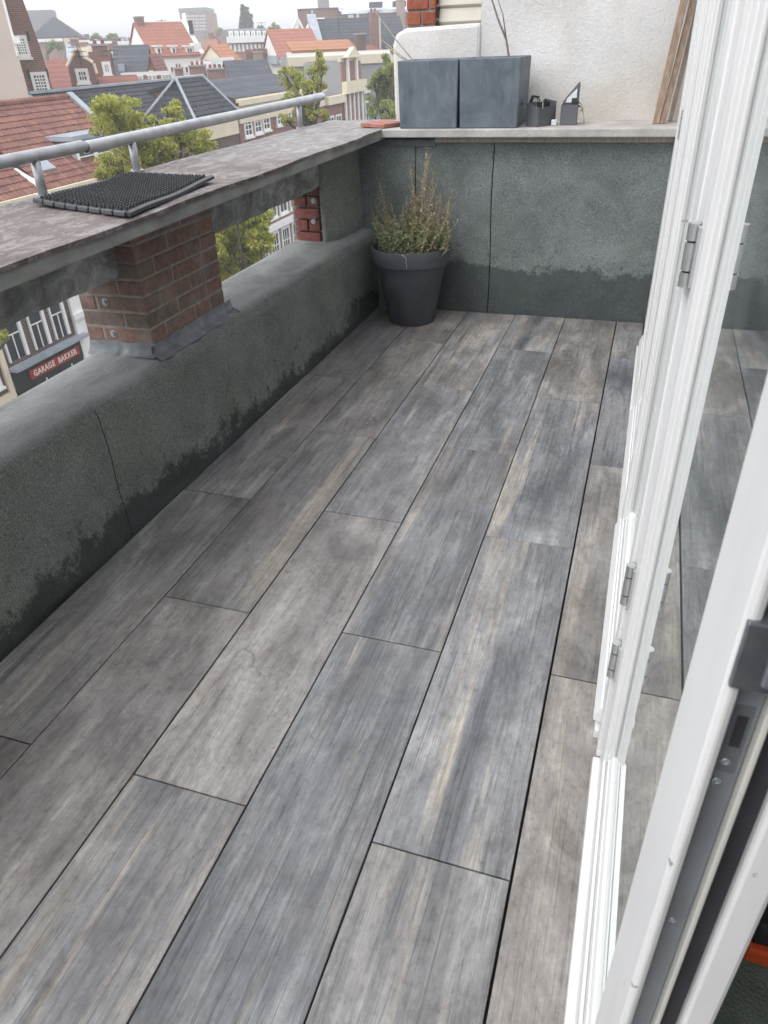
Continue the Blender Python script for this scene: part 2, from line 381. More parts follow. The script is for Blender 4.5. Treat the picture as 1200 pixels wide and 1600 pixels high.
def glass_mat(name, tint=(1, 1, 1), dirt=0.06):
    n = NT(name); t = n.t
    tr = n.n('BsdfTransparent'); tr.inputs[0].default_value = (*tint, 1)
    gl = n.n('BsdfGlossy'); gl.inputs['Roughness'].default_value = 0.015; gl.inputs['Color'].default_value = (0.92, 0.95, 0.94, 1)
    fr = n.n('Fresnel'); fr.inputs['IOR'].default_value = 1.5
    f2 = n.math('MINIMUM', n.math('MULTIPLY', fr.outputs[0], 1.7), 0.96)
    m = n.n('MixShader'); n.l(f2, m.inputs[0]); n.l(tr.outputs[0], m.inputs[1]); n.l(gl.outputs[0], m.inputs[2])
    df = n.n('BsdfDiffuse'); df.inputs[0].default_value = (0.62, 0.64, 0.63, 1)
    v = n.worldco(); d = n.ramp(n.noise(v, 4, 6, 0.7), [(0.35, (dirt*0.4,)*3), (0.75, (dirt*2.2,)*3)])
    sp = n.ramp(n.noise(n.worldco((1, 1, 0.55)), 46, 2, 0.5), [(0.735, (0, 0, 0)), (0.75, (0.75, 0.75, 0.75))])
    dd = n.math('MAXIMUM', d, n.math('MULTIPLY', sp, 0.0))
    m2 = n.n('MixShader'); n.l(dd, m2.inputs[0]); n.l(m.outputs[0], m2.inputs[1]); n.l(df.outputs[0], m2.inputs[2])
    n.l(m2.outputs[0], n.out.inputs['Surface']); return n.m

def white_paint_mat():
    n = NT('white_painted_frame'); v = n.worldco()
    c = n.ramp(n.noise(v, 3, 5, 0.6), [(0.3, (0.74, 0.745, 0.745)), (0.7, (0.80, 0.80, 0.795))])
    run = n.ramp(n.noise(n.worldco((9, 9, 1.2)), 3, 5, 0.65), [(0.52, (0, 0, 0)), (0.75, (1, 1, 1))])
    c = n.mix(n.math('MULTIPLY', run, 0.32), c, (0.60, 0.60, 0.58))
    sp = n.ramp(n.noise(v, 85, 2, 0.5), [(0.735, (0, 0, 0)), (0.75, (1, 1, 1))])
    spm = n.ramp(n.noise(v, 5, 3), [(0.48, (0, 0, 0)), (0.6, (1, 1, 1))])
    c = n.mix(n.math('MULTIPLY', n.math('MULTIPLY', sp, spm), 0.8), c, (0.22, 0.21, 0.2))
    return n.fin(c, 0.32, n.bump(n.noise(v, 140, 2), 0.05, 0.002), 0.5)

def zinc_mat(name='grey_zinc_sheet', lo=(0.085, 0.106, 0.126), hi=(0.165, 0.195, 0.225), rough=0.55):
    n = NT(name); v = n.worldco()
    a = n.noise(v, 6.5, 7, 0.65, 0.5)
    c = n.ramp(a, [(0.3, lo), (0.7, hi)])
    dr = n.ramp(n.noise(n.worldco((8, 8, 1.6)), 3, 5, 0.6), [(0.5, (0, 0, 0)), (0.75, (1, 1, 1))])
    c = n.mix(n.math('MULTIPLY', dr, 0.4), c, tuple(x*1.5 for x in hi))
    n.b.inputs['Metallic'].default_value = 0.25
    return n.fin(c, rough, n.bump(a, 0.12, 0.01), 0.4, 0.2)

def wood_mat(name, a, b, axis='Z'):
    n = NT(name); sc = {'Z': (60, 60, 3), 'Y': (60, 3, 60), 'X': (3, 60, 60)}[axis]
    v = n.coord('Object', sc); f = n.noise(v, 1.0, 5, 0.65, 0.5)
    c = n.ramp(f, [(0.3, a), (0.7, b)])
    return n.fin(c, 0.8, n.bump(f, 0.4, 0.004), 0.2)

M = dict(
 tile=floor_tile_mat(),
 bed=simple('dark_tile_bed', (0.022, 0.021, 0.02), 0.95, 0.3, 20),
 felt_kerb=bitumen_mat('felt_kerb', (0.178, 0.184, 0.176), (0.092, 0.14, 9, 0.78, 0.024), 0.5, 0.35, True),
 felt_wall=bitumen_mat('felt_wall', (0.172, 0.190, 0.190), (0.30, 0.075, 8, 0.66, 0.012), 0.5, 0.25),
 felt_pier=bitumen_mat('felt_pier', (0.25, 0.255, 0.24), None, 0.5, 0.5),
 coping=coping_mat(), beam=beam_mat(), stucco=stucco_mat(),
 coping_edge=simple('coping_edge_paint', (0.235, 0.242, 0.228), 0.75, 0.4, 7, 0.3, 40, stretch=(1, 0.5, 1)),
 ledge=simple('pale_stone_ledge', (0.44, 0.42, 0.40), 0.8, 0.22, 9, 0.4, 60),
 mortar=simple('grey_mortar', (0.29, 0.268, 0.242), 0.95, 0.3, 30, 0.5, 90),
 pier_brick=brick_mat('pier_brick', [(0.29, 0.165, 0.14), (0.25, 0.185, 0.158), (0.32, 0.20, 0.155), (0.22, 0.18, 0.16), (0.28, 0.17, 0.145)], 0.25, 0.75),
 red_brick=brick_mat('orange_red_brick', [(0.36, 0.115, 0.065), (0.28, 0.09, 0.055), (0.40, 0.14, 0.08)], 0.0, 0.12),
 end_brick=brick_mat('red_end_brick', [(0.25, 0.095, 0.078), (0.21, 0.085, 0.072), (0.28, 0.115, 0.09)], 0.0, 0.4),
 lead=zinc_mat('lead_flashing', (0.12, 0.13, 0.142), (0.29, 0.315, 0.34), 0.6),
 zinc=zinc_mat(), zinc_far=simple('far_zinc', (0.30, 0.33, 0.37), 0.5, 0.2, 1.5),
 galv=simple('galvanised_steel', (0.44, 0.455, 0.47), 0.42, 0.2, 14, 0.15, 120, metal=0.55),
 steel=simple('brushed_steel', (0.62, 0.63, 0.63), 0.3, 0.06, 40, metal=0.9),
 chrome=simple('lock_steel', (0.40, 0.43, 0.46), 0.26, 0.08, 30, metal=0.45),
 lockcase=simple('dark_lock_case', (0.19, 0.205, 0.225), 0.28, 0.25, 30, metal=0.6),
 lockgrey=simple('grey_lock_strip', (0.22, 0.24, 0.265), 0.34, 0.1, 18, metal=0.3),
 gasket=simple('dark_gasket', (0.028, 0.028, 0.036), 0.6, 0.2, 20),
 black=simple('black_rubber', (0.020, 0.022, 0.026), 0.55, 0.3, 30, 0.3, 100),
 matedge=simple('grey_black_rubber', (0.048, 0.051, 0.058), 0.5, 0.25, 30, 0.2, 80),
 white=white_paint_mat(), cream=simple('cream_shutter', (0.62, 0.585, 0.50), 0.6, 0.08, 5),
 creamlip=simple('cream_lip', (0.62, 0.61, 0.56), 0.45, 0.05, 8),
 glass=glass_mat('door_glass', (0.80, 0.84, 0.83)),
 pot=simple('anthracite_pot', (0.066, 0.072, 0.086), 0.5, 0.28, 7, 0.12, 50),
 soil=simple('dark_soil', (0.035, 0.026, 0.02), 0.95, 0.4, 40, 0.8, 70),
 terracotta=simple('red_paver', (0.36, 0.155, 0.125), 0.85, 0.25, 14, 0.4, 70),
 stickwood=wood_mat('weathered_slat', (0.20, 0.135, 0.095), (0.40, 0.31, 0.24)),
 stickgrey=wood_mat('grey_slat', (0.28, 0.24, 0.20), (0.46, 0.41, 0.35)),
 twig=wood_mat('grey_twig', (0.14, 0.11, 0.095), (0.26, 0.21, 0.19)),
 boxgrey=simple('grey_plastic_box', (0.115, 0.122, 0.135), 0.5, 0.1, 8),
 board=simple('plain_fibreboard', (0.36, 0.27, 0.19), 0.8, 0.15, 20),
 plastic=simple('white_plastic', (0.66, 0.68, 0.70), 0.4, 0.1, 20),
 cable=simple('beige_cable', (0.42, 0.38, 0.32), 0.6, 0.1, 20),
 orange=simple('orange_plastic', (0.70, 0.10, 0.025), 0.45, 0.1, 8),
 rug=simple('green_grey_rug', (0.15, 0.185, 0.165), 0.95, 0.25, 14, 0.6, 160),
 roomfloor=wood_mat('room_floor_wood', (0.12, 0.085, 0.06), (0.20, 0.15, 0.11), 'Y'),
 roomwall=simple('room_wall', (0.50, 0.49, 0.47), 0.9, 0.05, 2),
 asphalt=simple('asphalt', (0.055, 0.055, 0.058), 0.9, 0.25, 2, 0.3, 40),
 paving=simple('paving', (0.20, 0.17, 0.155), 0.9, 0.2, 2),
 land=simple('distant_ground', (0.16, 0.15, 0.14), 0.95, 0.3, 0.05),
 dead_leaf=leaf_mat('dry_leaf', [(0.48, 0.39, 0.25), (0.38, 0.26, 0.17), (0.56, 0.49, 0.33), (0.26, 0.15, 0.11)], 0.25),
 green_leaf=leaf_mat('green_leaf', [(0.19, 0.28, 0.12), (0.30, 0.40, 0.21), (0.40, 0.49, 0.30), (0.43, 0.44, 0.25)], 0.3),
 stem=simple('dry_stem', (0.38, 0.30, 0.19), 0.85, 0.25, 40),
 bark=simple('tree_bark', (0.085, 0.07, 0.055), 0.95, 0.3, 6, 0.6, 20),
 crown_yel=leaf_mat('yellow_green_foliage', [(0.18, 0.23, 0.045), (0.40, 0.42, 0.085), (0.56, 0.52, 0.13), (0.27, 0.33, 0.065), (0.60, 0.55, 0.16)], 0.5),
 crown_grn=leaf_mat('green_foliage', [(0.15, 0.22, 0.07), (0.25, 0.33, 0.10), (0.34, 0.41, 0.13), (0.46, 0.46, 0.16)], 0.5),
 crown_dark=leaf_mat('dark_foliage', [(0.035, 0.055, 0.028), (0.06, 0.085, 0.04), (0.085, 0.11, 0.05)], 0.25),
 # city
 brick_a=far_brick('far_brick_brown', (0.21, 0.115, 0.088), (0.165, 0.09, 0.072)),
 brick_b=far_brick('far_brick_red', (0.26, 0.115, 0.085), (0.21, 0.09, 0.07)),
 brick_c=far_brick('far_brick_pale', (0.36, 0.235, 0.19), (0.30, 0.195, 0.16)),
 brick_d=far_brick('far_brick_dark', (0.085, 0.05, 0.045), (0.065, 0.042, 0.038)),
 render_beige=simple('beige_render', (0.52, 0.455, 0.40), 0.9, 0.08, 0.5),
 render_white=simple('white_render', (0.74, 0.74, 0.72), 0.85, 0.06, 0.6),
 render_cream=simple('cream_render', (0.62, 0.55, 0.42), 0.85, 0.07, 0.8),
 render_grey=simple('grey_render', (0.30, 0.30, 0.305), 0.85, 0.1, 0.5),
 cornice=simple('cream_cornice', (0.68, 0.60, 0.45), 0.7, 0.06, 1.5),
 wtrim=simple('white_trim', (0.76, 0.76, 0.74), 0.6, 0.04, 2),
 pane=simple('far_window_glass', (0.035, 0.042, 0.048), 0.12, 0.3, 0.8, spec=0.6),
 roof_red=pantile_mat('red_pantiles', [(0.20, 0.088, 0.070), (0.24, 0.110, 0.084), (0.165, 0.078, 0.065), (0.265, 0.128, 0.095)]),
 roof_black=pantile_mat('black_pantiles', [(0.040, 0.043, 0.052), (0.062, 0.066, 0.078), (0.05, 0.054, 0.064)]),
 froof_red=far_roof('far_red_tiles', (0.27, 0.112, 0.080), (0.34, 0.146, 0.104)),
 froof_dkred=far_roof('far_maroon_tiles', (0.19, 0.082, 0.068), (0.25, 0.105, 0.085)),
 froof_org=far_roof('far_orange_tiles', (0.31, 0.138, 0.075), (0.38, 0.178, 0.096)),
 froof_blk=far_roof('far_slate', (0.048, 0.053, 0.065), (0.085, 0.09, 0.105)),
 froof_gry=far_roof('far_grey_roof', (0.17, 0.175, 0.185), (0.25, 0.255, 0.265)),
 garage=simple('dark_green_timber', (0.018, 0.024, 0.021), 0.4, 0.2, 2),
 signred=simple('red_sign_board', (0.33, 0.035, 0.022), 0.5, 0.08, 4),
 signwhite=simple('white_lettering', (0.78, 0.72, 0.66), 0.5, 0.03, 4),
)

# ================================================================== TERRACE: setting
GROUND = -11.0
def structure(name, mat, *b):
    return tag(MB().box(*b).build(name, mat), kind='structure')
structure('street', M['asphalt'], -19.0, -2.6, -60, 160, GROUND-0.3, GROUND)
tag(MB().box(-2500, 2500, -2500, 2500, GROUND-0.9, GROUND-0.31).build('ground', M['land']), kind='structure')
structure('pavement', M['paving'], -21.0, -19.0, -60, 160, GROUND-0.3, GROUND+0.13)
structure('building_base', M['brick_a'], -1.93, 4.6, -3.0, 5.6, GROUND-0.3, -0.06)

floor = tag(MB().box(-1.50, 0.2, -2.0, 4.53, -0.06, -0.016).build('terrace_floor', M['bed']), kind='structure')
PW, PL, GAP = 0.303, 1.2139, 0.004
_tm = {}
def tile_mesh(wx, ly):
    k = (round(wx, 3), round(ly, 3))
    if k not in _tm:
        bm = bmesh.new(); bmesh.ops.create_cube(bm, size=1.0)
        for v in bm.verts: v.co.x *= wx; v.co.y *= ly; v.co.z = v.co.z*0.02-0.01
        bmesh.ops.bevel(bm, geom=[e for e in bm.edges if all(v.co.z > -0.005 for v in e.verts)], offset=0.0012, segments=1, affect='EDGES')
        me = bpy.data.meshes.new('tile'); bm.to_mesh(me); bm.free(); me.materials.append(M['tile']); _tm[k] = me
    return _tm[k]
# colour of each board: warm/cool, brightness, cement-like share (far to near)
TONES = {0: [(0.45, 0.50, 0.5), (0.05, 0.48, 0.15), (0.75, 0.49, 0.55), (0.95, 0.52, 0.7), (0.6, 0.5, 0.4)],
         1: [(0.75, 0.47, 0.6), (0.15, 0.55, 0.15), (0.12, 0.50, 0.1), (0.45, 0.50, 0.25), (0.3, 0.5, 0.3)],
         2: [(0.2, 0.50, 0.3), (0.15, 0.49, 0.2), (0.10, 0.46, 0.0), (0.10, 0.44, 0.0), (0.3, 0.5, 0.3)],
         3: [(0.6, 0.54, 0.3), (0.3, 0.54, 0.3), (0.70, 0.57, 1.0), (0.32, 0.50, 0.35), (0.3, 0.5, 0.3)],
         4: [(0.7, 0.48, 0.4), (0.55, 0.48, 0.25), (0.40, 0.44, 0.15), (0.72, 0.54, 1.0), (0.3, 0.5, 0.3)],
         5: [(0.4, 0.43, 0.3), (0.42, 0.46, 0.2), (0.62, 0.47, 0.2), (0.75, 0.5, 0.6), (0.3, 0.5, 0.3)]}
for c in range(6):
    x1 = -(c-1)*PW-GAP/2; x0 = -c*PW+GAP/2
    if c == 0: x0, x1 = 0.0038, 0.155
    if c == 5: x0 = -1.505
    top = 3.9125 if c % 2 == 0 else 3.3025
    ends = [4.522]+[top-k*PL for k in range(0, 6)]
    for k in range(len(ends)-1):
        ya, yb = ends[k+1]+GAP/2, min(ends[k], 4.522)-GAP/2
        if yb < -1.2: continue
        t = bpy.data.objects.new('tile', tile_mesh(x1-x0, yb-ya)); COL.objects.link(t); t.parent = floor
        t.location = ((x0+x1)/2, (ya+yb)/2, rnd.uniform(-0.0012, 0.0012))
        t.rotation_euler = (0, 0, math.pi if rnd.random() < 0.5 else 0)
        tn = TONES[c][min(k, 4)]; t.color = (*tn, 1)

# ================================================================== left parapet
par = thing('parapet', 'low terrace parapet with felt kerb, brick pier and wide weathered coping', 'parapet', (-1.7, 2.0, 0))
def kerb_pt(u, v):
    y = -1.6+u*6.125
    s = min(1, max(0, (y-1.0)/3.4))
    xb = -1.522+0.02*s; xt = -1.578+0.066*s; zt = 0.475+0.006*s
    # profile along v: foot, face, round, top, outer edge, outer face
    if v < 0.5:
        q = v/0.5; x = xb+(xt-xb)*q**1.3; z = -0.05+(zt-0.01)*q
    elif v < 0.66:
        a = (v-0.5)/0.16*math.pi/2; x = xt-0.066*(1-math.cos(a)); z = zt-0.06+0.06*math.sin(a)
    elif v < 0.9:
        q = (v-0.66)/0.24; x = xt-0.066+(-1.868-(xt-0.066))*q; z = zt+0.012*q
    else:
        q = (v-0.9)/0.1; x = -1.868-0.01*q; z = zt+0.012-0.5*q
    n = math.sin(y*5.1+v*9)*0.004+math.sin(y*13.7+v*23)*0.0022+math.sin(y*2.3-v*5)*0.006
    if 0.05 < v < 0.9: x += n; z += n*0.6 if v > 0.5 else 0
    return (x, y, z)
MB().grid(kerb_pt, 150, 60).build('kerb', M['felt_kerb'], par, smooth=True)
# felt overlaps: thin sheet edges across the kerb
for ys in (1.76,):
    def lap(u, v, ys=ys):
        uu = (ys+u*0.004+v*0.03+1.6)/6.125; p = kerb_pt(uu, 0.05+v*0.53); q = kerb_pt(uu, 0.05+v*0.53+0.004)
        nx, nz = (q[2]-p[2]), -(q[0]-p[0]); L = math.hypot(nx, nz) or 1
        h = 0.0022*math.sin(math.pi*u)
        return (p[0]+nx/L*h, p[1], p[2]+nz/L*h)
    MB().grid(lap, 4, 50).build('felt_seam', M['bed'], par, smooth=True)
def cx(y): return -1.362-0.021*(y-1.4)
mb = MB(); n_ = 40
def cop(u, v):     # coping top sheet with slightly worn edge
    y = -1.6+u*6.65; x = cx(y)+0.003*math.sin(y*7)+0.002*math.sin(y*19)
    return (x+(-1.985-x)*v, y, 1.04+0.0016*math.sin(y*6+v*7))
mb.grid(cop, 80, 8)
def cope(u, v):
    p = cop(u, 0); return (p[0]-0.001*v, p[1], p[2]-0.013*v)
mb.grid(cope, 80, 1)
mb.build('coping_top', M['coping'], par, smooth=False)
MB().hexa([(cx(-1.6)-0.007, -1.6, 0.985), (-1.975, -1.6, 0.985), (-1.975, 5.05, 0.985), (cx(5.05)-0.007, 5.05, 0.985),
           (cx(-1.6)-0.007, -1.6, 1.030), (-1.975, -1.6, 1.030), (-1.975, 5.05, 1.030), (cx(5.05)-0.007, 5.05, 1.030)]).build('coping_slab', M['coping_edge'], par, bevel=0.004)
for (ya, yb) in ((-1.6, 2.245), (2.795, 4.15)):
    def bf(u, v, ya=ya, yb=yb):
        y = ya+(yb-ya)*u; wob = 0.003*math.sin(y*11)+0.002*math.sin(y*29)
        pr = [(-1.700, 0.984), (-1.702, 0.90), (-1.704, 0.79), (-1.712, 0.775), (-1.89, 0.775), (-1.90, 0.984)]
        k = min(4, int(v*5)); f = v*5-k; a, b = pr[k], pr[k+1]
        return (a[0]+(b[0]-a[0])*f+wob*(0.4 if k < 3 else 0), y, a[1]+(b[1]-a[1])*f+(wob if 1 <= k <= 3 else 0))
    MB().grid(bf, 60, 20).build('beam', M['beam'], par)

# bricks
_bm = {}
def brick(parent, mat, x0, x1, y0, y1, z0, z1, r=None):
    k = (round(x1-x0, 3), round(y1-y0, 3), round(z1-z0, 3), mat)
    if k not in _bm:
        bm = bmesh.new(); bmesh.ops.create_cube(bm, size=1.0)
        for v in bm.verts: v.co = Vector((v.co.x*(x1-x0), v.co.y*(y1-y0), v.co.z*(z1-z0)))
        bmesh.ops.bevel(bm, geom=list(bm.edges), offset=0.003, segments=1, affect='EDGES')
        me = bpy.data.meshes.new('brick'); bm.to_mesh(me); bm.free(); me.materials.append(M[mat]); _bm[k] = me
    o = bpy.data.objects.new('brick', _bm[k]); COL.objects.link(o); o.parent = parent
    o.location = Vector(((x0+x1)/2, (y0+y1)/2, (z0+z1)/2))-wloc(parent)+Vector((rnd.uniform(-1, 1)*0.0015, rnd.uniform(-1, 1)*0.0015, 0))
    return o
PX, PY0, PY1, PXB = -1.622, 2.242, 2.800, -1.908
pier = box('brick_pier', M['mortar'], par, PXB, PX-0.003, PY0+0.003, PY1-0.004, 0.44, 0.985)
CH = 0.0605
for k in range(9):
    z0 = 0.468+k*CH; z1 = z0+0.0515
    if z1 > 0.984: z1 = 0.984
    if k % 2 == 0:
        brick(pier, 'pier_brick', PX-0.10, PX, PY0, PY0+0.208, z0, z1)
        brick(pier, 'pier_brick', PX-0.10, PX, PY0+0.217, PY0+0.425, z0, z1)
        brick(pier, 'pier_brick', PX-0.10, PX, PY0+0.434, PY1, z0, z1)
        brick(pier, 'pier_brick', PXB, PX-0.109, PY0, PY0+0.10, z0, z1)
    else:
        brick(pier, 'pier_brick', PX-0.208, PX, PY0, PY0+0.10, z0, z1)
        brick(pier, 'pier_brick', PX-0.10, PX, PY0+0.109, PY0+0.317, z0, z1)
        brick(pier, 'pier_brick', PX-0.10, PX, PY0+0.326, PY0+0.437, z0, z1)
        brick(pier, 'pier_brick', PX-0.10, PX, PY0+0.446, PY1, z0, z1)
        brick(pier, 'pier_brick', PXB, PX-0.217, PY0, PY0+0.10, z0, z1)
def bolt(parent, x, y, z):   # head and washer on a face looking towards -Y
    mb = MB()
    def ring(r0, r1, ya, yb):
        n = 14
        vs = [(x+r*math.cos(2*math.pi*j/n), yy, z+r*math.sin(2*math.pi*j/n)) for (r, yy) in ((r0, ya), (r1, yb)) for j in range(n)]
        mb.add(vs, [(j, (j+1) % n, n+(j+1) % n, n+j) for j in range(n)]+[tuple(range(n, 2*n))])
    ring(0.015, 0.0145, y+0.004, y-0.003); ring(0.009, 0.0075, y-0.003, y-0.011)
    return mb.build('bolt', M['galv'], parent, smooth=False)
for p in ((165, 472), (178, 521)):
    q = onp(*p, 1, PY0); bolt(pier, q[0], PY0, q[2])
# lead flashing round the foot of the pier
def lead_in(u, v):
    y = PY0-0.022+u*(PY1-PY0+0.06); wv = 0.004*math.sin(y*31)+0.003*math.sin(y*67)
    pr = [(PX+0.002, 0.528), (PX+0.004, 0.506), (PX+0.010, 0.492), (PX+0.032, 0.484), (PX+0.046, 0.478)]
    k = min(3, int(v*4)); f = v*4-k; a, b = pr[k], pr[k+1]
    return (a[0]+(b[0]-a[0])*f+wv*v*1.2, y, a[1]+(b[1]-a[1])*f+wv*(0.5-v*0.3)-0.003*v*u)
MB().grid(lead_in, 50, 12).build('lead_flashing', M['lead'], par, smooth=True)
def lead_fr(u, v):
    x = PXB+u*(PX+0.014-PXB); wv = 0.004*math.sin(x*41)+0.003*math.sin(x*77)
    pr = [(PY0-0.003, 0.532), (PY0-0.006, 0.512), (PY0-0.014, 0.494), (PY0-0.026, 0.485)]
    k = min(2, int(v*3)); f = v*3-k; a, b = pr[k], pr[k+1]
    return (x, a[0]+(b[0]-a[0])*f-abs(wv)*v*2, a[1]+(b[1]-a[1])*f+wv*0.6)
MB().grid(lead_fr, 40, 10).build('lead_flashing', M['lead'], par, smooth=True)
# end pier: brick side and felt-wrapped corner
ep = MB().prism([(-1.715, 4.14), (-1.70, 4.133), (-1.685, 4.135), (-1.645, 4.22), (-1.628, 4.27), (-1.60, 4.53), (-1.90, 4.60), (-1.90, 4.16), (-1.715, 4.16)], 2, 0.42, 0.984).build('end_pier', M['felt_pier'], par, bevel=0.006)
for k in range(6):
    z0 = 0.478+k*0.066; z1 = z0+0.055
    if k % 2 == 0: brick(ep, 'end_brick', -1.87, -1.720, 4.126, 4.30, z0, z1)
    else:
        brick(ep, 'end_brick', -1.87, -1.795, 4.126, 4.30, z0, z1); brick(ep, 'end_brick', -1.786, -1.720, 4.126, 4.30, z0, z1)
for p in ((490, 314), (490, 346)):
    q = onp(*p, 1, 4.126); bolt(ep, q[0], 4.126, q[2])

# ================================================================== railing on the coping
rl = thing('metal_railing', 'galvanised steel tube railing on short posts along the outer coping edge', 'railing', (-1.98, 2.8, 1.04))
MB().tube([(-1.98, -1.6, 1.168), (-1.98, 0.5, 1.168), (-1.98, 2.545, 1.168)], 0.0205, 16).build('rail', M['galv'], rl, smooth=True)
mb = MB(); mb.tube([(-1.983, 2.565, 1.161), (-1.982, 3.6, 1.170), (-1.98, 4.93, 1.184)], 0.0225, 16, cap=False)
mb.tube([(-1.983, 2.565, 1.161), (-1.982, 3.6, 1.170), (-1.98, 4.93, 1.184)], 0.0185, 16, cap=False)
n = 16
def ringface(y, z):
    a = [(-1.983+r*math.cos(2*math.pi*j/n), y, z+r*math.sin(2*math.pi*j/n)) for r in (0.0225, 0.0185) for j in range(n)]
    mb.add(a, [(j, (j+1) % n, n+(j+1) % n, n+j) for j in range(n)])
ringface(2.565, 1.161); ringface(4.93, 1.184)
mb.build('rail', M['galv'], rl, smooth=True, fix=False)
MB().tube([(-1.982, 2.50, 1.168), (-1.982, 2.60, 1.162)], 0.0165, 12).build('rail_joint', M['galv'], rl, smooth=True)
for y, zt in ((0.9, 1.165), (2.283, 1.165), (2.858, 1.163), (4.56, 1.179)):
    MB().tube([(-1.981, y-0.004, 1.036), (-1.981, y, zt-0.012)], 0.0165, 14).build('post', M['galv'], rl, smooth=True)
    MB().tube([(-1.981, y, 1.0385), (-1.981, y, 1.044)], 0.028, 18).build('foot_plate', M['galv'], rl)

# ================================================================== rubber mat lying on the coping
A, B, C_, D = [np.array(v) for v in ((-1.868, 2.105, 1.044), (-1.400, 1.955, 1.043), (-1.487, 2.615, 1.044), (-1.893, 2.70, 1.044))]
mat_ = thing('rubber_mat', 'black studded rubber mat lying across the coping', 'mat', tuple(((A+B+C_+D)/4).tolist()))
def mp(u, v, h=0.0):
    p = (A*(1-u)+B*u)*(1-v)+(D*(1-u)+C_*u)*v
    lift = 0.003*(u*(1-v))**3+0.006*(u*v)**3+0.006*((1-u)*(1-v))**4
    return (p[0], p[1], p[2]+h+lift+0.002*math.sin(v*9))
mb = MB(); mb.grid(lambda u, v: mp(u, v, 0.010), 18, 18)
for f in (lambda t: (t, 0), lambda t: (1, t), lambda t: (1-t, 1), lambda t: (0, 1-t)):
    mb.grid(lambda a, b, f=f: mp(*f(a), 0.010-0.0095*b), 18, 1)
mb.build('mat_base', M['black'], mat_)
mb = MB(); NU, NV = 22, 30
for i in range(NU):
    for j in range(NV):
        u = 0.03+0.94*(i+0.5)/NU; v = 0.03+0.94*(j+(0.5 if i % 2 else 0.15))/NV
        p = Vector(mp(u, v, 0.009)); r = 0.0068; h = 0.011
        vs = [(p.x+r*math.cos(a*math.pi/3), p.y+r*math.sin(a*math.pi/3), p.z) for a in range(6)]+[(p.x+r*0.62*math.cos(a*math.pi/3), p.y+r*0.62*math.sin(a*math.pi/3), p.z+h) for a in range(6)]
        mb.add(vs, [(a, (a+1) % 6, 6+(a+1) % 6, 6+a) for a in range(6)]+[(6, 7, 8, 9, 10, 11)])
mb.build('stud_field', M['black'], mat_, kind='stuff')
for i in range(8):    # tabs along the near edge
    u0, u1 = i/8+0.008, (i+1)/8-0.008
    a, b = Vector(mp(u0, 0)), Vector(mp(u1, 0)); d = Vector((-0.30, -0.95, 0))*0.010
    MB().hexa([a, b, b+d, a+d, a+Vector((0, 0, 0.016)), b+Vector((0, 0, 0.016)), b+d*0.8+Vector((0, 0, 0.013)), a+d*0.8+Vector((0, 0, 0.013))]).build('edge_tab', M['matedge'], mat_, bevel=0.003)
mb = MB()
for i in range(24):
    v0, v1 = i/24, (i+1)/24; a, b = Vector(mp(1, v0)), Vector(mp(1, v1)); d = Vector((0.010, 0.001, 0))
    mb.hexa([a, b, b+d, a+d, a+Vector((0, 0, 0.015)), b+Vector((0, 0, 0.015)), b+d+Vector((0, 0, 0.010)), a+d+Vector((0, 0, 0.010))])
mb.build('edge_rim', M['matedge'], mat_)

# ================================================================== back wall with ledge
bw = thing('low_wall', 'dark felt-clad low wall at the end of the terrace with pale ledge', 'wall', (-0.7, 4.6, 0))
box('wall_core', M['bed'], bw, -1.60, 0.17, 4.547, 4.92, -0.05, 0.99)
for (xa, xb) in ((-1.62, -1.2525), (-1.2475, -0.7925), (-0.7865, 0.168)):
    def pn(u, v, xa=xa, xb=xb):
        x = xa+(xb-xa)*u; z = -0.03+1.015*v
        e = min(u, 1-u)*(xb-xa); rd = 0.004*(1-min(1, e/0.008))
        return (x+0.004*math.sin(z*7)*(1 if u in (0, 1) else 0.5), 4.530+rd+0.0025*math.sin(x*9+z*5)+0.002*math.sin(z*13-x*4), z)
    MB().grid(pn, 40, 40).build('felt_panel', M['felt_wall'], bw, smooth=True)
box('zinc_strip', M['zinc'], bw, -1.585, -1.13, 4.517, 4.538, 0.945, 0.982, bevel=0.003)
box('ledge', M['ledge'], bw, -1.436, 0.172, 4.445, 4.93, 0.998, 1.040, bevel=0.005)
box('ledge_shade_strip', M['stickgrey'], bw, -1.125, 0.165, 4.50, 4.547, 0.968, 0.997, bevel=0.002)  # added strip, stands in for the shade below the ledge

# ================================================================== white stucco wall behind, with brick end and shutter
SY = 4.90
sw = thing('stucco_wall', 'rough white stucco neighbour wall rising behind the grey planters', 'wall', (-0.5, 5.1, 1.04))
def stu(u, v):
    a = 0.008*math.sin(u*9+v*4)+0.005*math.sin(v*17-u*11)
    return (-0.965+u*1.6, SY+a, 0.99+v*2.4)
MB().grid(stu, 40, 50).build('upper_face', M['stucco'], sw, smooth=True)
box('upper_core', M['stucco'], sw, -0.962, 0.63, SY+0.02, SY+0.35, 0.99, 3.39)
MB().prism([(-1.478, 0.99), (-1.488, 1.10), (-1.492, 1.44), (-1.470, 1.497), (-1.405, 1.524), (-1.2, 1.528), (-0.963, 1.535), (-0.963, 0.99)], 1, SY-0.012, SY+0.34).build('lower_block', M['stucco'], sw, bevel=0.02)
shut = box('shutter', M['cream'], sw, -1.226, -0.972, SY+0.07, SY+0.10, 1.53, 3.3)
for k in range(22):
    z0 = 1.536+k*0.078
    MB().prism([(SY+0.068, z0), (SY+0.050, z0+0.012), (SY+0.062, z0+0.073), (SY+0.070, z0+0.073)], 0, -1.222, -0.977).build('slat', M['cream'], shut)
box('shutter_rail', M['brick_d'], sw, -1.233, -1.222, SY+0.03, SY+0.09, 1.53, 3.3)
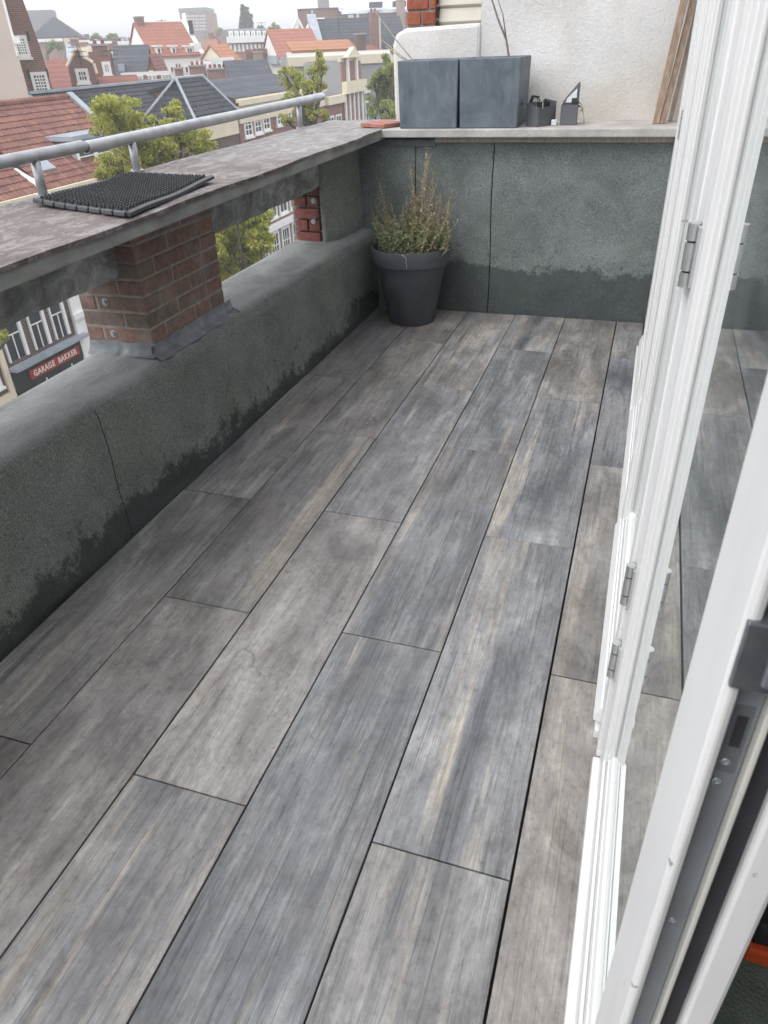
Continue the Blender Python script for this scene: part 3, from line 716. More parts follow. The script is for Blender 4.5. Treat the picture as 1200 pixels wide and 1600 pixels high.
bp = box('brick_end', M['mortar'], sw, -1.398, -1.238, SY+0.012, SY+0.3, 1.526, 3.3)
for k in range(24):
    z0 = 1.538+k*0.073; z1 = z0+0.060
    if k % 2 == 0:
        brick(bp, 'red_brick', -1.402, -1.322, SY, SY+0.20, z0, z1); brick(bp, 'red_brick', -1.312, -1.234, SY, SY+0.20, z0, z1)
    else: brick(bp, 'red_brick', -1.402, -1.275, SY, SY+0.20, z0, z1); brick(bp, 'red_brick', -1.265, -1.234, SY, SY+0.20, z0, z1)

# ================================================================== planters on the ledge
def planter(label, x0, x1, y0, y1, z0, z1):
    t = thing('planter', label, 'planter', ((x0+x1)/2, (y0+y1)/2, z0), 'square grey planters on the ledge')
    th = 0.014; tp = 0.006
    mb = MB()
    def ring(z, o, i): return [(x0+o, y0+o, z), (x1-o, y0+o, z), (x1-o, y1-o, z), (x0+o, y1-o, z)]
    vs = ring(z0, tp, 0)+ring(z1, 0, 0)+ring(z1, th, 0)+ring(z0+0.19, th+tp, 0)
    fs = [(3, 2, 1, 0)]
    for a, b in ((0, 4), (4, 8), (8, 12)): fs += [(a+j, a+(j+1) % 4, b+(j+1) % 4, b+j) for j in range(4)]
    mb.add(vs, fs); mb.build('planter_box', M['zinc'], t, bevel=0.005)
    box('soil', M['soil'], t, x0+th+0.004, x1-th-0.004, y0+th+0.004, y1-th-0.004, z0+0.18, z0+0.27)
    return t
p1 = planter('left square grey zinc planter at the corner of the ledge', -1.334, -0.992, 4.475, 4.815, 1.041, 1.371)
p2 = planter('right square grey zinc planter with a bare twig, beside the small boxes', -0.986, -0.655, 4.475, 4.815, 1.041, 1.372)
q = onp(795, 88, 1, 4.6); q2 = onp(770, 0, 1, 4.62); e = np.array(q2)-np.array(q)
pts = [tuple(q-e*0.9), tuple(q), tuple(q+e*0.3+np.array([0.012, 0, 0])), tuple(q+e*0.62), tuple(q+e*1.05+np.array([-0.005, 0, 0])), tuple(q+e*1.9)]
mb = MB(); mb.tube(pts, [0.007, 0.0062, 0.0055, 0.005, 0.0042, 0.003], 7); mb.tube([pts[2], tuple(q+e*0.75+np.array([0.03, 0.01, 0])), tuple(q+e*1.3+np.array([0.02, 0.01, 0]))], [0.004, 0.003, 0.002], 6)
mb.build('dead_twig', M['twig'], p2, smooth=True)
mb = MB()
for (a, b) in (((650, 100), (588, 20)), ((655, 105), (596, 62)), ((648, 100), (602, 72))):
    s0 = onp(*a, 1, 4.60); s1 = onp(*b, 1, 4.62); m_ = (s0*0.5+s1*0.5)+np.array([0.004, 0, -0.012])
    mb.tube([tuple(s0-np.array([0, 0, 0.15])), tuple(s0), tuple(m_), tuple(s1)], [0.0045, 0.004, 0.0034, 0.002], 6)
mb.build('dead_twig', M['stickgrey'], p1, smooth=True)

# red paver on the coping corner
tz = 1.0425
pv = MB().hexa([(-1.600, 4.575, tz), (-1.425, 4.487, tz), (-1.350, 4.62, tz), (-1.52, 4.80, tz)]+[(-1.600, 4.575, tz+0.021), (-1.425, 4.487, tz+0.021), (-1.350, 4.62, tz+0.021), (-1.52, 4.80, tz+0.021)]).build('paver', M['terracotta'], bevel=0.003)
tag(pv, 'thin red terracotta paver lying on the coping left of the planters', 'paver')

# small opened electric boxes
def open_box(name, label, c, rz, wx, dy, hl, hr, extra):
    t = thing(name, label, 'box', c, 'small grey boxes on the ledge'); ca, sa = math.cos(rz), math.sin(rz)
    F = lambda x, y, z: (c[0]+x*ca-y*sa, c[1]+x*sa+y*ca, c[2]+z)
    th = 0.004
    sh = MB(F)
    sh.prism([(-wx/2, 0), (wx/2, 0), (wx/2, hr), (-wx/2, hl)], 1, -dy/2, -dy/2+th)
    sh.prism([(-wx/2, 0), (wx/2, 0), (wx/2, hr*1.25), (-wx/2, hl*1.1)], 1, dy/2-th, dy/2)
    sh.box(-wx/2, -wx/2+th, -dy/2+th, dy/2-th, 0, hl); sh.box(wx/2-th, wx/2, -dy/2+th, dy/2-th, 0, hr)
    sh.box(-wx/2+th, wx/2-th, -dy/2+th, dy/2-th, 0, th)
    sh.build('housing', M['boxgrey'], t, bevel=0.001)
    return t, F
LZ = 1.041
b1, F1 = open_box('electric_box', 'opened grey box with a brown side panel and wires next to the planter', (-0.553, 4.615, LZ), R(-32), 0.085, 0.15, 0.115, 0.092, 0)
MB(F1).box(-0.0485, -0.043, -0.068, 0.06, 0.012, 0.062).build('side_panel', M['board'], b1, bevel=0.001)
for k in range(5):
    x, y = rnd.uniform(-0.03, 0.02), -0.05+k*0.022
    MB(F1).box(x, x+0.028, y, y+0.018, 0.075, 0.108+rnd.uniform(0, 0.02)).build('terminal', M['plastic' if k % 2 else 'black'], b1, bevel=0.002)
MB(F1).tube([(-0.03, 0.02, 0.06), (-0.05, 0.03, 0.135), (-0.065, 0.0, 0.14), (-0.072, -0.02, 0.09)], 0.009, 8).build('cable', M['black'], b1, smooth=True)
MB(F1).tube([(-0.045, -0.055, 0.05), (-0.047, -0.058, 0.12), (-0.044, -0.055, 0.175), (-0.038, -0.05, 0.19)], 0.0028, 6).build('wire', M['cable'], b1, smooth=True)
MB(F1).tube([(-0.02, -0.03, 0.1), (0.0, -0.02, 0.135), (0.03, -0.03, 0.12), (0.043, -0.04, 0.085)], 0.004, 6).build('wire', M['cable'], b1, smooth=True)
b2, F2 = open_box('electric_box', 'opened grey box with tilted lid and hanging wire, right of its twin', (-0.405, 4.665, LZ), R(2), 0.088, 0.10, 0.098, 0.098, 0)
lid = MB(F2); lid.hexa([(-0.036, -0.035, 0.105), (0.043, -0.04, 0.108), (0.046, 0.0, 0.108), (-0.033, 0.0, 0.105), (-0.036, -0.03, 0.118), (0.040, -0.035, 0.205), (0.046, 0.0, 0.205), (-0.033, 0.0, 0.118)])
lid.build('lid', M['boxgrey'], b2, bevel=0.002)
MB(F2).hexa([(-0.02, -0.042, 0.108), (0.035, -0.046, 0.108), (0.035, -0.036, 0.108), (-0.02, -0.036, 0.108), (-0.015, -0.040, 0.128), (0.034, -0.044, 0.175), (0.034, -0.036, 0.175), (-0.015, -0.036, 0.128)]).build('terminal', M['plastic'], b2, bevel=0.002)
MB(F2).box(0.010, 0.036, -0.048, -0.040, 0.100, 0.130).build('terminal', M['black'], b2, bevel=0.002)
MB(F2).tube([(0.045, 0.0, 0.11), (0.062, -0.01, 0.095), (0.078, -0.02, 0.05), (0.085, -0.03, 0.006)], 0.0035, 6).build('wire', M['cable'], b2, smooth=True)
MB(F2).tube([(0.045, -0.01, 0.09), (0.07, -0.02, 0.085), (0.062, -0.03, 0.066)], 0.005, 6).build('wire', M['cable'], b2, smooth=True)
blk = MB().box(-0.492, -0.462, 4.60, 4.63, LZ, LZ+0.028).build('plastic_block', M['plastic'], bevel=0.003)
tag(blk, 'tiny pale plastic block between the two small grey boxes', 'block')

# wooden slats leaning at the right end of the ledge
def slat(label, pb, pt, wx, wy, mat):
    a, b = Vector(pb), Vector(pt); d = (b-a)
    o = MB(); h = [(-wx/2, -wy/2), (wx/2, -wy/2), (wx/2, wy/2), (-wx/2, wy/2)]
    o.hexa([(a.x+x, a.y+y, a.z) for x, y in h]+[(b.x+x, b.y+y, b.z) for x, y in h])
    t = o.build('wooden_slat', M[mat], None, bevel=0.003)
    # object origin at the foot so that the grain runs along the slat
    return tag(t, label, 'slat', 'wooden slats leaning on the wall')
def leanpt(px, py, y): return tuple(onp(px, py, 1, y))
def ext(a, b, k): a = np.array(a); b = np.array(b); return tuple(a+(b-a)*k)
for (lab, fb, ft, wx, mt, y0, y1) in (('brown slat, leftmost of those leaning beside the white doors', (1024.5, 194), (1069, 0), 0.036, 'stickwood', 4.66, 4.80),
                                  ('brown slat in the middle of those leaning beside the white doors', (1034.5, 193), (1083, 0), 0.030, 'stickwood', 4.665, 4.84),
                                  ('grey slat nearest the white doors, leaning furthest back', (1047, 186), (1093, 0), 0.024, 'stickgrey', 4.80, 4.87)):
    a = leanpt(*fb, y0); a = (a[0], a[1], 1.041); b = leanpt(*ft, y1)
    slat(lab, a, ext(a, b, 1.25), wx, 0.022, mt)

# ================================================================== potted plant
PC = (-1.212, 4.285, 0.0)
pp = thing('potted_plant', 'half-dried bushy plant in a dark grey round pot by the corner', 'potted plant', PC)
prof = [(0.0, 0.001), (0.128, 0.001), (0.138, 0.010), (0.205, 0.355), (0.222, 0.358), (0.229, 0.362), (0.236, 0.446), (0.233, 0.451), (0.226, 0.451), (0.222, 0.446), (0.212, 0.36), (0.206, 0.33)]
pot = MB().lathe(prof, PC, 72).build('pot', M['pot'], pp, smooth=True)
md = pot.modifiers.new('e', 'EDGE_SPLIT'); md.split_angle = R(40)
MB().lathe([(0.0, 0.392), (0.1, 0.398), (0.2155, 0.385)], PC, 40).build('soil', M['soil'], pp, smooth=True)
ck = MB(); a0 = math.atan2(-1, 0.12)
ck.tube([(PC[0]+math.cos(a0+d)*r, PC[1]+math.sin(a0+d)*r, z) for d, r, z in ((-0.06, 0.2365, 0.449), (0.0, 0.2365, 0.44), (0.045, 0.235, 0.425), (0.04, 0.234, 0.405), (0.055, 0.232, 0.385), (0.05, 0.231, 0.368))], 0.0022, 5)
ck.build('dried_root', M['cable'], pp, smooth=True)
def leafquad(mb, p, d, L, W, up):
    d = d.normalized(); s = d.cross(up)
    if s.length < 1e-3: s = Vector((1, 0, 0))
    s.normalize(); n = s.cross(d)
    a = p; b = p+d*L*0.45+s*W+n*L*0.08; c = p+d*L; e = p+d*L*0.45-s*W+n*L*0.08
    mb.add([a, b, c, e], [(0, 1, 2, 3)])
stems = MB(); dry = MB(); grn = MB(); red = MB()
pr = random.Random(21)
tips = [(667, 228, 0), (674, 262, 0), (684, 305, 0), (690, 320, 0), (641, 258, 0), (646, 290, 0), (592, 285, 1), (586, 320, 1), (597, 318, 1), (612, 318, 1), (628, 320, 1), (634, 308, 1), (655, 305, 1), (668, 318, 1),
        (702, 310, 0), (708, 335, 0), (712, 318, 0), (706, 300, 0), (699, 322, 0), (716, 345, 0), (590, 300, 0), (581, 325, 0), (600, 305, 0), (695, 345, 0), (582, 345, 1), (605, 338, 1), (620, 345, 2), (640, 335, 2), (650, 340, 2), (660, 350, 2), (672, 345, 0), (685, 350, 0), (632, 352, 2), (612, 356, 1), (597, 352, 1), (700, 362, 2)]
for k in range(52): tips.append((pr.uniform(582, 705), pr.uniform(330, 380), pr.choice((0, 1, 1, 2, 2, 2, 2))))
for k in range(9): q_ = pr.random(); tips.append((668+q_*22+pr.uniform(-6, 6), 236+q_*80+pr.uniform(-4, 14), 0))
for k in range(7): q_ = pr.random(); tips.append((640+q_*14+pr.uniform(-4, 4), 262+q_*50, 0))
for (px, py, kd) in tips:
    yy = 4.285+pr.uniform(-0.14, 0.14); tip = Vector(onp(px, py, 1, yy))
    base = Vector((PC[0]+(tip.x-PC[0])*0.62+pr.uniform(-0.03, 0.03), PC[1]+(yy-PC[1])*0.8, 0.39))
    rr = math.hypot(base.x-PC[0], base.y-PC[1])
    if rr > 0.195: base.x = PC[0]+(base.x-PC[0])*0.195/rr; base.y = PC[1]+(base.y-PC[1])*0.195/rr
    bend = Vector((pr.uniform(-0.03, 0.03), pr.uniform(-0.03, 0.03), 0)); pts = []
    n = 8
    for i in range(n+1):
        t = i/n; p = base.lerp(tip, t)+bend*math.sin(t*math.pi)+Vector((pr.uniform(-1, 1), pr.uniform(-1, 1), 0))*0.004
        pts.append(p)
    stems.tube(pts, [0.0026-0.0015*i/n for i in range(n+1)], 4, cap=False)
    Ls = (tip-base).length
    for q in range(int(Ls*(330 if kd else 120))+(14 if kd else 5)):
        t = pr.random()**(0.85 if kd else 1.0); i = min(n-1, int(t*n)); p = pts[i].lerp(pts[i+1], t*n-i)
        d = Vector((pr.uniform(-1, 1), pr.uniform(-1, 1), pr.uniform(-0.5, 0.9)))
        sz = pr.uniform(0.010, 0.026)*(1.0 if t < 0.75 else 0.65)
        zrel = p.z-0.39
        if kd == 2 or (kd == 1 and pr.random() < 0.6): tgt = grn if pr.random() < 0.82 else dry
        else: tgt = dry if pr.random() < 0.85 else grn
        leafquad(tgt, p, d, sz, sz*0.27, Vector((pr.uniform(-0.4, 0.4), pr.uniform(-0.4, 0.4), 1)))
    # thin seed side-stalks
    for q in range(5 if kd == 0 else 2):
        i = pr.randint(3, n-1); p = pts[i]; d = Vector((pr.uniform(-1, 1), pr.uniform(-1, 1), pr.uniform(0.4, 1.4))).normalized()*pr.uniform(0.02, 0.06)
        stems.tube([p, p+d*0.6, p+d+Vector((0, 0, 0.006))], [0.0011, 0.0009, 0.0006], 3, cap=False)
        for z in range(5): leafquad(dry, p+d*pr.uniform(0.4, 1), Vector((pr.uniform(-1, 1), pr.uniform(-1, 1), pr.uniform(-1, 1))), 0.006, 0.0018, Vector((0, 0, 1)))
for k in range(2000):     # fresh low growth
    a = pr.uniform(0, 6.28); r = 0.20*math.sqrt(pr.random()); p = Vector((PC[0]+r*math.cos(a), PC[1]+r*math.sin(a), 0.395+pr.random()**1.3*0.16))
    leafquad(grn, p, Vector((pr.uniform(-1, 1), pr.uniform(-1, 1), pr.uniform(-0.2, 0.8))), pr.uniform(0.014, 0.030), pr.uniform(0.004, 0.0075), Vector((0, 0, 1)))
stems.build('stems', M['stem'], pp, smooth=True, fix=False, kind='stuff')
dry.build('dry_leaves', M['dead_leaf'], pp, fix=False, kind='stuff'); grn.build('green_leaves', M['green_leaf'], pp, fix=False, kind='stuff')

# ================================================================== house front on the right: white glazed doors
hf = thing('house_front', 'white framed glazed doors of the house along the right side', 'house front', (0.2, 1.8, 0))
FZ = 2.14
def leaf(name, y0, y1, xf, xg, xb, stile_n, stile_f, rail_z, weather=None, label=None):
    """one glazed leaf: y0 near end, y1 far end, xf outer face, xg glass, xb inner face"""
    t = bpy.data.objects.new(name, None); COL.objects.link(t); t.parent = hf; t.location = Vector((xf, y0, 0))-hf.location
    if label: t['label'] = label
    ya, yb = y0+stile_n, y1-stile_f
    box('stile', M['white'], t, xf, xb, yb, y1, 0.03, FZ, bevel=0.003)
    box('rail', M['white'], t, xf+0.001, xb, ya-0.001, yb+0.001, FZ-0.1, FZ-0.001, bevel=0.002)
    box('rail', M['white'], t, xf+0.001, xf+0.007, ya-0.001, yb+0.001, 0.03, rail_z-0.02, bevel=0.0015)
    box('rail', M['white'], t, xf+0.0068, xf+0.0102, ya-0.001, yb+0.001, 0.03, rail_z-0.026)
    box('rail', M['white'], t, xf+0.010, xb, ya-0.001, yb+0.001, 0.03, rail_z, bevel=0.003)
    # glazing beads
    for (a, b) in ((yb-0.009, yb+0.001), (ya-0.001, ya+0.009)):
        MB().prism([(xf+0.008, a), (xf+0.008, b), (xg+0.001, b), (xg+0.001, a)] , 2, rail_z, FZ-0.1).build('bead', M['white'], t, bevel=0.0025)
        c = (yb-0.017, yb-0.008) if a > (ya+yb)/2 else (ya+0.008, ya+0.017)
        box('bead', M['white'], t, xf+0.016, xg+0.001, c[0], c[1], rail_z, FZ-0.1, bevel=0.0025)
    MB().prism([(xf+0.012, rail_z-0.001), (xg+0.002, rail_z-0.001), (xg+0.002, rail_z+0.022), (xf+0.017, rail_z+0.014)], 1, ya+0.012, yb-0.012).build('bead', M['white'], t, bevel=0.002)
    box('glass', M['glass'], t, xg, xg+0.005, ya-0.02, yb+0.02, rail_z-0.02, FZ-0.09)
    if weather:
        wy0, wy1, wx = weather
        MB().prism([(wx, 0.042), (wx, 0.058), (xf-0.003, 0.088), (xf+0.004, 0.088), (xf+0.004, 0.036)], 1, wy0, wy1).build('weather_bar', M['white'], t, bevel=0.002)
    return t
lD = leaf('door_leaf', 0.345, 1.200, 0.148, 0.1705, 0.221, 0.115, 0.09, 0.165, None, 'nearest white door leaf with its lock edge towards the viewer')
lA = leaf('door_leaf', 1.217, 2.190, 0.139, 0.166, 0.212, 0.095, 0.095, 0.16, (1.315, 2.185, 0.1225))
lB = leaf('door_leaf', 2.202, 3.118, 0.146, 0.172, 0.218, 0.095, 0.095, 0.16, (2.215, 3.112, 0.1295))
lC = leaf('door_leaf', 3.130, 4.050, 0.154, 0.180, 0.226, 0.095, 0.095, 0.16, (3.14, 4.045, 0.1385))
for t, y0, xf, xb in ((lA, 1.217, 0.139, 0.212), (lB, 2.202, 0.146, 0.218), (lC, 3.130, 0.154, 0.226)):
    box('stile', M['white'], t, xf, xb, y0, y0+0.095, 0.03, FZ, bevel=0.003)
# lock stile of the near leaf: stepped edge with grey strip, lip, gasket groove and inner lip
box('stile', M['white'], lD, 0.1482, 0.158, 0.345, 0.46, 0.03, FZ, bevel=0.004)
box('stile', M['white'], lD, 0.158, 0.196, 0.372, 0.46, 0.03, FZ)
box('stile', M['white'], lD, 0.196, 0.206, 0.372, 0.45, 0.03, FZ)
box('lock_strip', M['lockgrey'], lD, 0.1585, 0.1755, 0.3585, 0.373, 0.035, FZ-0.01, bevel=0.0008)
box('edge_lip', M['creamlip'], lD, 0.1760, 0.1800, 0.349, 0.373, 0.03, FZ, bevel=0.001)
box('gasket', M['gasket'], lD, 0.1802, 0.196, 0.362, 0.3735, 0.03, FZ)
box('edge_lip', M['white'], lD, 0.1962, 0.2205, 0.352, 0.45, 0.03, FZ, bevel=0.004)
lk = box('lock_case', M['lockcase'], lD, 0.1500, 0.1795, 0.3415, 0.374, 1.139, 1.188, bevel=0.0012)
box('latch', M['lockgrey'], lk, 0.1655, 0.1765, 0.3385, 0.346, 1.146, 1.174, bevel=0.001)
box('keeper_slot', M['gasket'], lD, 0.1640, 0.1705, 0.3578, 0.3598, 1.075, 1.103)
box('slot_plate', M['boxgrey'], lD, 0.1615, 0.1728, 0.3581, 0.3595, 1.050, 1.112, bevel=0.0005)
def screw(x, y, z, r=0.0032):
    n = 12; mb = MB()
    prf = [(r, 0.0), (r, -0.0007), (r*0.7, -0.0011), (r*0.45, -0.0011), (r*0.35, -0.0004), (0.0001, -0.0004)]
    vs = [(x+q*math.cos(2*math.pi*j/n), y+d, z+q*math.sin(2*math.pi*j/n)) for q, d in prf for j in range(n)]
    mb.add(vs, [(i*n+j, i*n+(j+1) % n, (i+1)*n+(j+1) % n, (i+1)*n+j) for i in range(len(prf)-1) for j in range(n)])
    mb.build('screw', M['chrome'], lD, smooth=True)
for (x, z) in ((0.1695, 1.127), (0.1655, 1.060), (0.1640, 1.040), (0.1655, 0.87)): screw(x, 0.3583, z)
# hinges between the two nearest leaves
for (hx, hy, z0, z1) in ((0.1390, 1.2085, 1.130, 1.222), (0.1390, 1.2085, 0.505, 0.600), (0.1390, 1.2085, 0.305, 0.400), (0.150, 3.124, 1.130, 1.222)):
    t = lC if hy > 3 else lA
    L = z1-z0; c1, c2 = z0+L*0.25, z0+L*0.72
    hg = MB().box(hx+0.004, hx+0.010, hy-0.022, hy+0.004, z0+0.002, z1-0.002).build('hinge', M['steel'], t, bevel=0.001)
    for a, b in ((z0, c1-0.0015), (c1+0.0015, c2-0.0015), (c2+0.0015, z1)):
        MB().tube([(hx, hy-0.004, a), (hx, hy-0.004, b)], 0.0095, 18).build('knuckle', M['steel'], hg, smooth=True).modifiers.new('e', 'EDGE_SPLIT').split_angle = R(40)
    MB().tube([(hx, hy-0.004, z0+0.001), (hx, hy-0.004, z1-0.001)], 0.0075, 12).build('pin', M['gasket'], hg)
# sills and fixed frame
box('sill', M['white'], hf, 0.1330, 0.150, -0.60, 1.212, -0.01, 0.034, bevel=0.003)
box('sill', M['white'], hf, 0.1505, 0.24, -0.60, 4.06, -0.01, 0.026, bevel=0.002)
box('sill', M['white'], hf, 0.1300, 0.150, 1.300, 4.06, -0.01, 0.024, bevel=0.002)
box('frame_post', M['white'], hf, 0.162, 0.26, 4.055, 4.535, 0.0, FZ+0.02, bevel=0.004)
box('frame_head', M['white'], hf, 0.15, 0.26, -0.62, 4.055, FZ+0.004, FZ+0.09, bevel=0.004)
box('frame_post', M['white'], hf, 0.15, 0.26, -0.70, -0.605, 0.0, FZ+0.09, bevel=0.004)
box('wall', M['stucco'], hf, 0.17, 0.40, -3.0, 4.9, FZ+0.092, 2.95)
box('wall', M['stucco'], hf, 0.17, 0.40, -3.0, -0.702, 0.0, FZ+0.092)
box('wall', M['stucco'], hf, 0.264, 0.40, 4.054, 4.895, -0.05, FZ+0.09)
box('roof_edge', M['zinc'], hf, 0.02, 4.6, -3.0, 4.92, 2.952, 3.05)
# the room behind the glass
rf = tag(MB().box(0.235, 4.4, -2.9, 4.85, -0.055, 0.0).build('room_floor', M['roomfloor']), kind='structure')
tag(MB().box(4.4, 4.6, -3.0, 4.9, -0.05, 2.95).build('room_wall', M['roomwall']), kind='structure')
tag(MB().box(0.401, 4.4, 4.85, 4.9, -0.05, 2.95).build('room_wall', M['roomwall']), kind='structure')
tag(MB().box(0.401, 4.4, -3.0, -2.9, -0.05, 2.95).build('room_wall', M['roomwall']), kind='structure')
tag(MB().box(0.401, 4.4, -2.9, 4.85, 2.6, 2.7).build('room_ceiling', M['roomwall']), kind='structure')
rg = MB().box(0.30, 1.5, 0.1, 1.9, 0.002, 0.012).build('rug', M['rug'], bevel=0.004)
tag(rg, 'green grey rug on the room floor behind the open door edge', 'rug')
q = onp(1188, 1492, 2, 0.05)
ob = thing('tool_case', 'orange and black tool case on the floor inside the room', 'case', (float(q[0])+0.09, float(q[1])+0.04, 0.013))
bx, by = ob.location.x, ob.location.y
box('case_body', M['gasket'], ob, bx-0.10, bx+0.20, by-0.02, by+0.12, 0.014, 0.10, bevel=0.01)
box('case_base', M['orange'], ob, bx-0.11, bx+0.21, by-0.04, by-0.02, 0.014, 0.055, bevel=0.006)
box('case_base', M['orange'], ob, bx-0.11, bx+0.21, by+0.12, by+0.14, 0.014, 0.10, bevel=0.006)

# ================================================================== CITY
class Fr:
    """vertical facade plane: u along it (to the right), v into the building, z up"""
    def __init__(s, O, ang):
        s.O = np.array(O[:2], float); s.V = np.array([math.sin(ang), math.cos(ang)]); s.U = np.array([s.V[1], -s.V[0]])
    def pt(s, u, v, z):
        p = s.O+s.U*u+s.V*v; return (float(p[0]), float(p[1]), float(z))
    def uz(s, px, py):
        d = ray(px, py); k = ((s.O-CAM[:2])@s.V)/(d[:2]@s.V); p = CAM+d*k
        return float((p[:2]-s.O)@s.U), float(p[2])
ROW = Fr((-20.0, 0.0), -math.pi/2)           # far side of the street
def far(px, dist, rot=0.0):
    d = ray(px, 75); a = math.atan2(d[0], d[1]); p = at(px, 75, dist)
    return Fr(p, a+R(rot))
def win(parent, fr, r, nx=2, ny=2, fw=0.07, v=0.0, frame='wtrim', pane='pane', sill=True):
    u0, u1, z0, z1 = r
    m = MB(fr.pt); a, b = v-0.07, v+0.0
    m.box(u0, u0+fw, a, b, z0, z1); m.box(u1-fw, u1, a, b, z0, z1)
    m.box(u0+fw, u1-fw, a, b, z1-fw, z1); m.box(u0+fw, u1-fw, a, b, z0, z0+fw)
    bw_ = min(fw*0.45, 0.045); iu0, iu1, iz0, iz1 = u0+fw, u1-fw, z0+fw, z1-fw
    for i in range(1, nx):
        c = iu0+(iu1-iu0)*i/nx; m.box(c-bw_/2, c+bw_/2, a+0.015, v-0.016, iz0, iz1)
    for i in range(1, ny):
        c = iz0+(iz1-iz0)*i/ny; m.box(iu0, iu1, a+0.017, v-0.018, c-bw_/2, c+bw_/2)
    if sill: m.box(u0-0.06, u1+0.06, v-0.13, v-0.001, z0-0.09, z0-0.001)
    w_ = m.build('window', M[frame], parent)
    MB(fr.pt).box(iu0, iu1, v-0.014, v-0.002, iz0, iz1).build('pane', M[pane], w_)
    return w_
def pxr(fr, x0, y0, x1, y1):      # rectangle seen between two picture points, on the facade plane
    a, b = fr.uz(x0, y1), fr.uz(x1, y0); c, d = fr.uz(x0, y0), fr.uz(x1, y1)
    return ((a[0]+c[0])/2, (b[0]+d[0])/2, (a[1]+d[1])/2, (b[1]+c[1])/2)
def house(label, fr, u0, u1, ze, depth, wall, roof='flat', rmat='froof_red', rh=2.0, ov=0.2, zb=GROUND, name='house', cat='house', group=None, cornice=None, wins=(), wn=(2, 2), fw=0.07, roofname='roof', tile=None):
    t = thing(name, label, cat, fr.pt((u0+u1)/2, 0, zb), group)
    f = fr.pt; h = depth/2
    if roof in ('flat', 'hip'): MB(f).box(u0, u1, 0, depth, zb, ze).build('wall', M[wall], t)
    if roof == 'flat':
        MB(f).box(u0+0.15, u1-0.15, 0.15, depth-0.15, ze+0.002, ze+0.06).build(roofname, M[rmat], t)
        MB(f).box(u0-0.02, u1+0.02, -0.02, 0.148, ze+0.001, ze+0.22).build('parapet_cap', M[cornice or 'wtrim'], t)
    elif roof == 'gu':
        MB(f).prism([(0, zb), (depth, zb), (depth, ze), (h, ze+rh), (0, ze)], 0, u0, u1).build('wall', M[wall], t)
        s = rh/h; th = 0.14
        MB(f).prism([(-ov, ze-ov*s+0.02), (h, ze+rh+0.02), (h, ze+rh+th), (-ov, ze-ov*s+th)], 0, u0-0.1, u1+0.1).build(roofname, M[rmat], t)
        MB(f).prism([(depth+ov, ze-ov*s+0.02), (h+0.001, ze+rh+0.02), (h+0.001, ze+rh+th), (depth+ov, ze-ov*s+th)], 0, u0-0.1, u1+0.1).build(roofname, M[rmat], t)
        MB(f).box(u0-0.1, u1+0.1, -ov-0.12, -ov-0.001, ze-ov*s-0.06, ze-ov*s+0.10).build('gutter', M[cornice or 'wtrim'], t)
    elif roof == 'gv':
        c = (u0+u1)/2; hw = (u1-u0)/2; s = rh/hw; th = 0.14
        MB(f).prism([(u0, zb), (u1, zb), (u1, ze), (c, ze+rh), (u0, ze)], 1, 0, depth).build('wall', M[wall], t)
        for k in (-1, 1):
            MB(f).prism([(c+k*(hw+ov), ze-ov*s+0.02), (c+k*0.0005, ze+rh+0.02), (c+k*0.0005, ze+rh+th), (c+k*(hw+ov), ze-ov*s+th)], 1, -0.12, depth+0.1).build(roofname, M[rmat], t)
    elif roof == 'hip':
        i = min(h, (u1-u0)/2-0.05); o = ov
        p = [(u0-o, -o, ze), (u1+o, -o, ze), (u1+o, depth+o, ze), (u0-o, depth+o, ze), (u0+i, h, ze+rh), (u1-i, h, ze+rh)]
        MB(f).add(p, [(3, 2, 1, 0), (0, 1, 5, 4), (1, 2, 5), (2, 3, 4, 5), (3, 0, 4)]).build(roofname, M[rmat], t)
    for w_ in wins:
        r = pxr(fr, *w_[:4]); nx, ny = (w_[4], w_[5]) if len(w_) > 5 else wn
        win(t, fr, r, nx, ny, fw)
    return t
def chimney(t, fr, u0, u1, v0, v1, z0, z1, mat='brick_a', pots=2):
    c = MB(fr.pt).box(u0, u1, v0, v1, z0, z1).build('chimney', M[mat], t)
    MB(fr.pt).box(u0-0.06, u1+0.06, v0-0.06, v1+0.06, z1+0.001, z1+0.10).build('chimney_cap', M['render_grey'], c)
    for k in range(pots):
        uu = u0+(u1-u0)*(k+0.5)/pots; r = min(0.12, (u1-u0)/pots*0.35); m = MB(fr.pt); n = 8
        vs = [(uu+q*math.cos(6.2832*j/n), (v0+v1)/2+q*math.sin(6.2832*j/n), z) for q, z in ((r, z1+0.10), (r*0.8, z1+0.30)) for j in range(n)]
        m.add(vs, [(j, (j+1) % n, n+(j+1) % n, n+j) for j in range(n)]+[tuple(range(n, 2*n))]); m.build('chimney_pot', M['froof_dkred'], c)
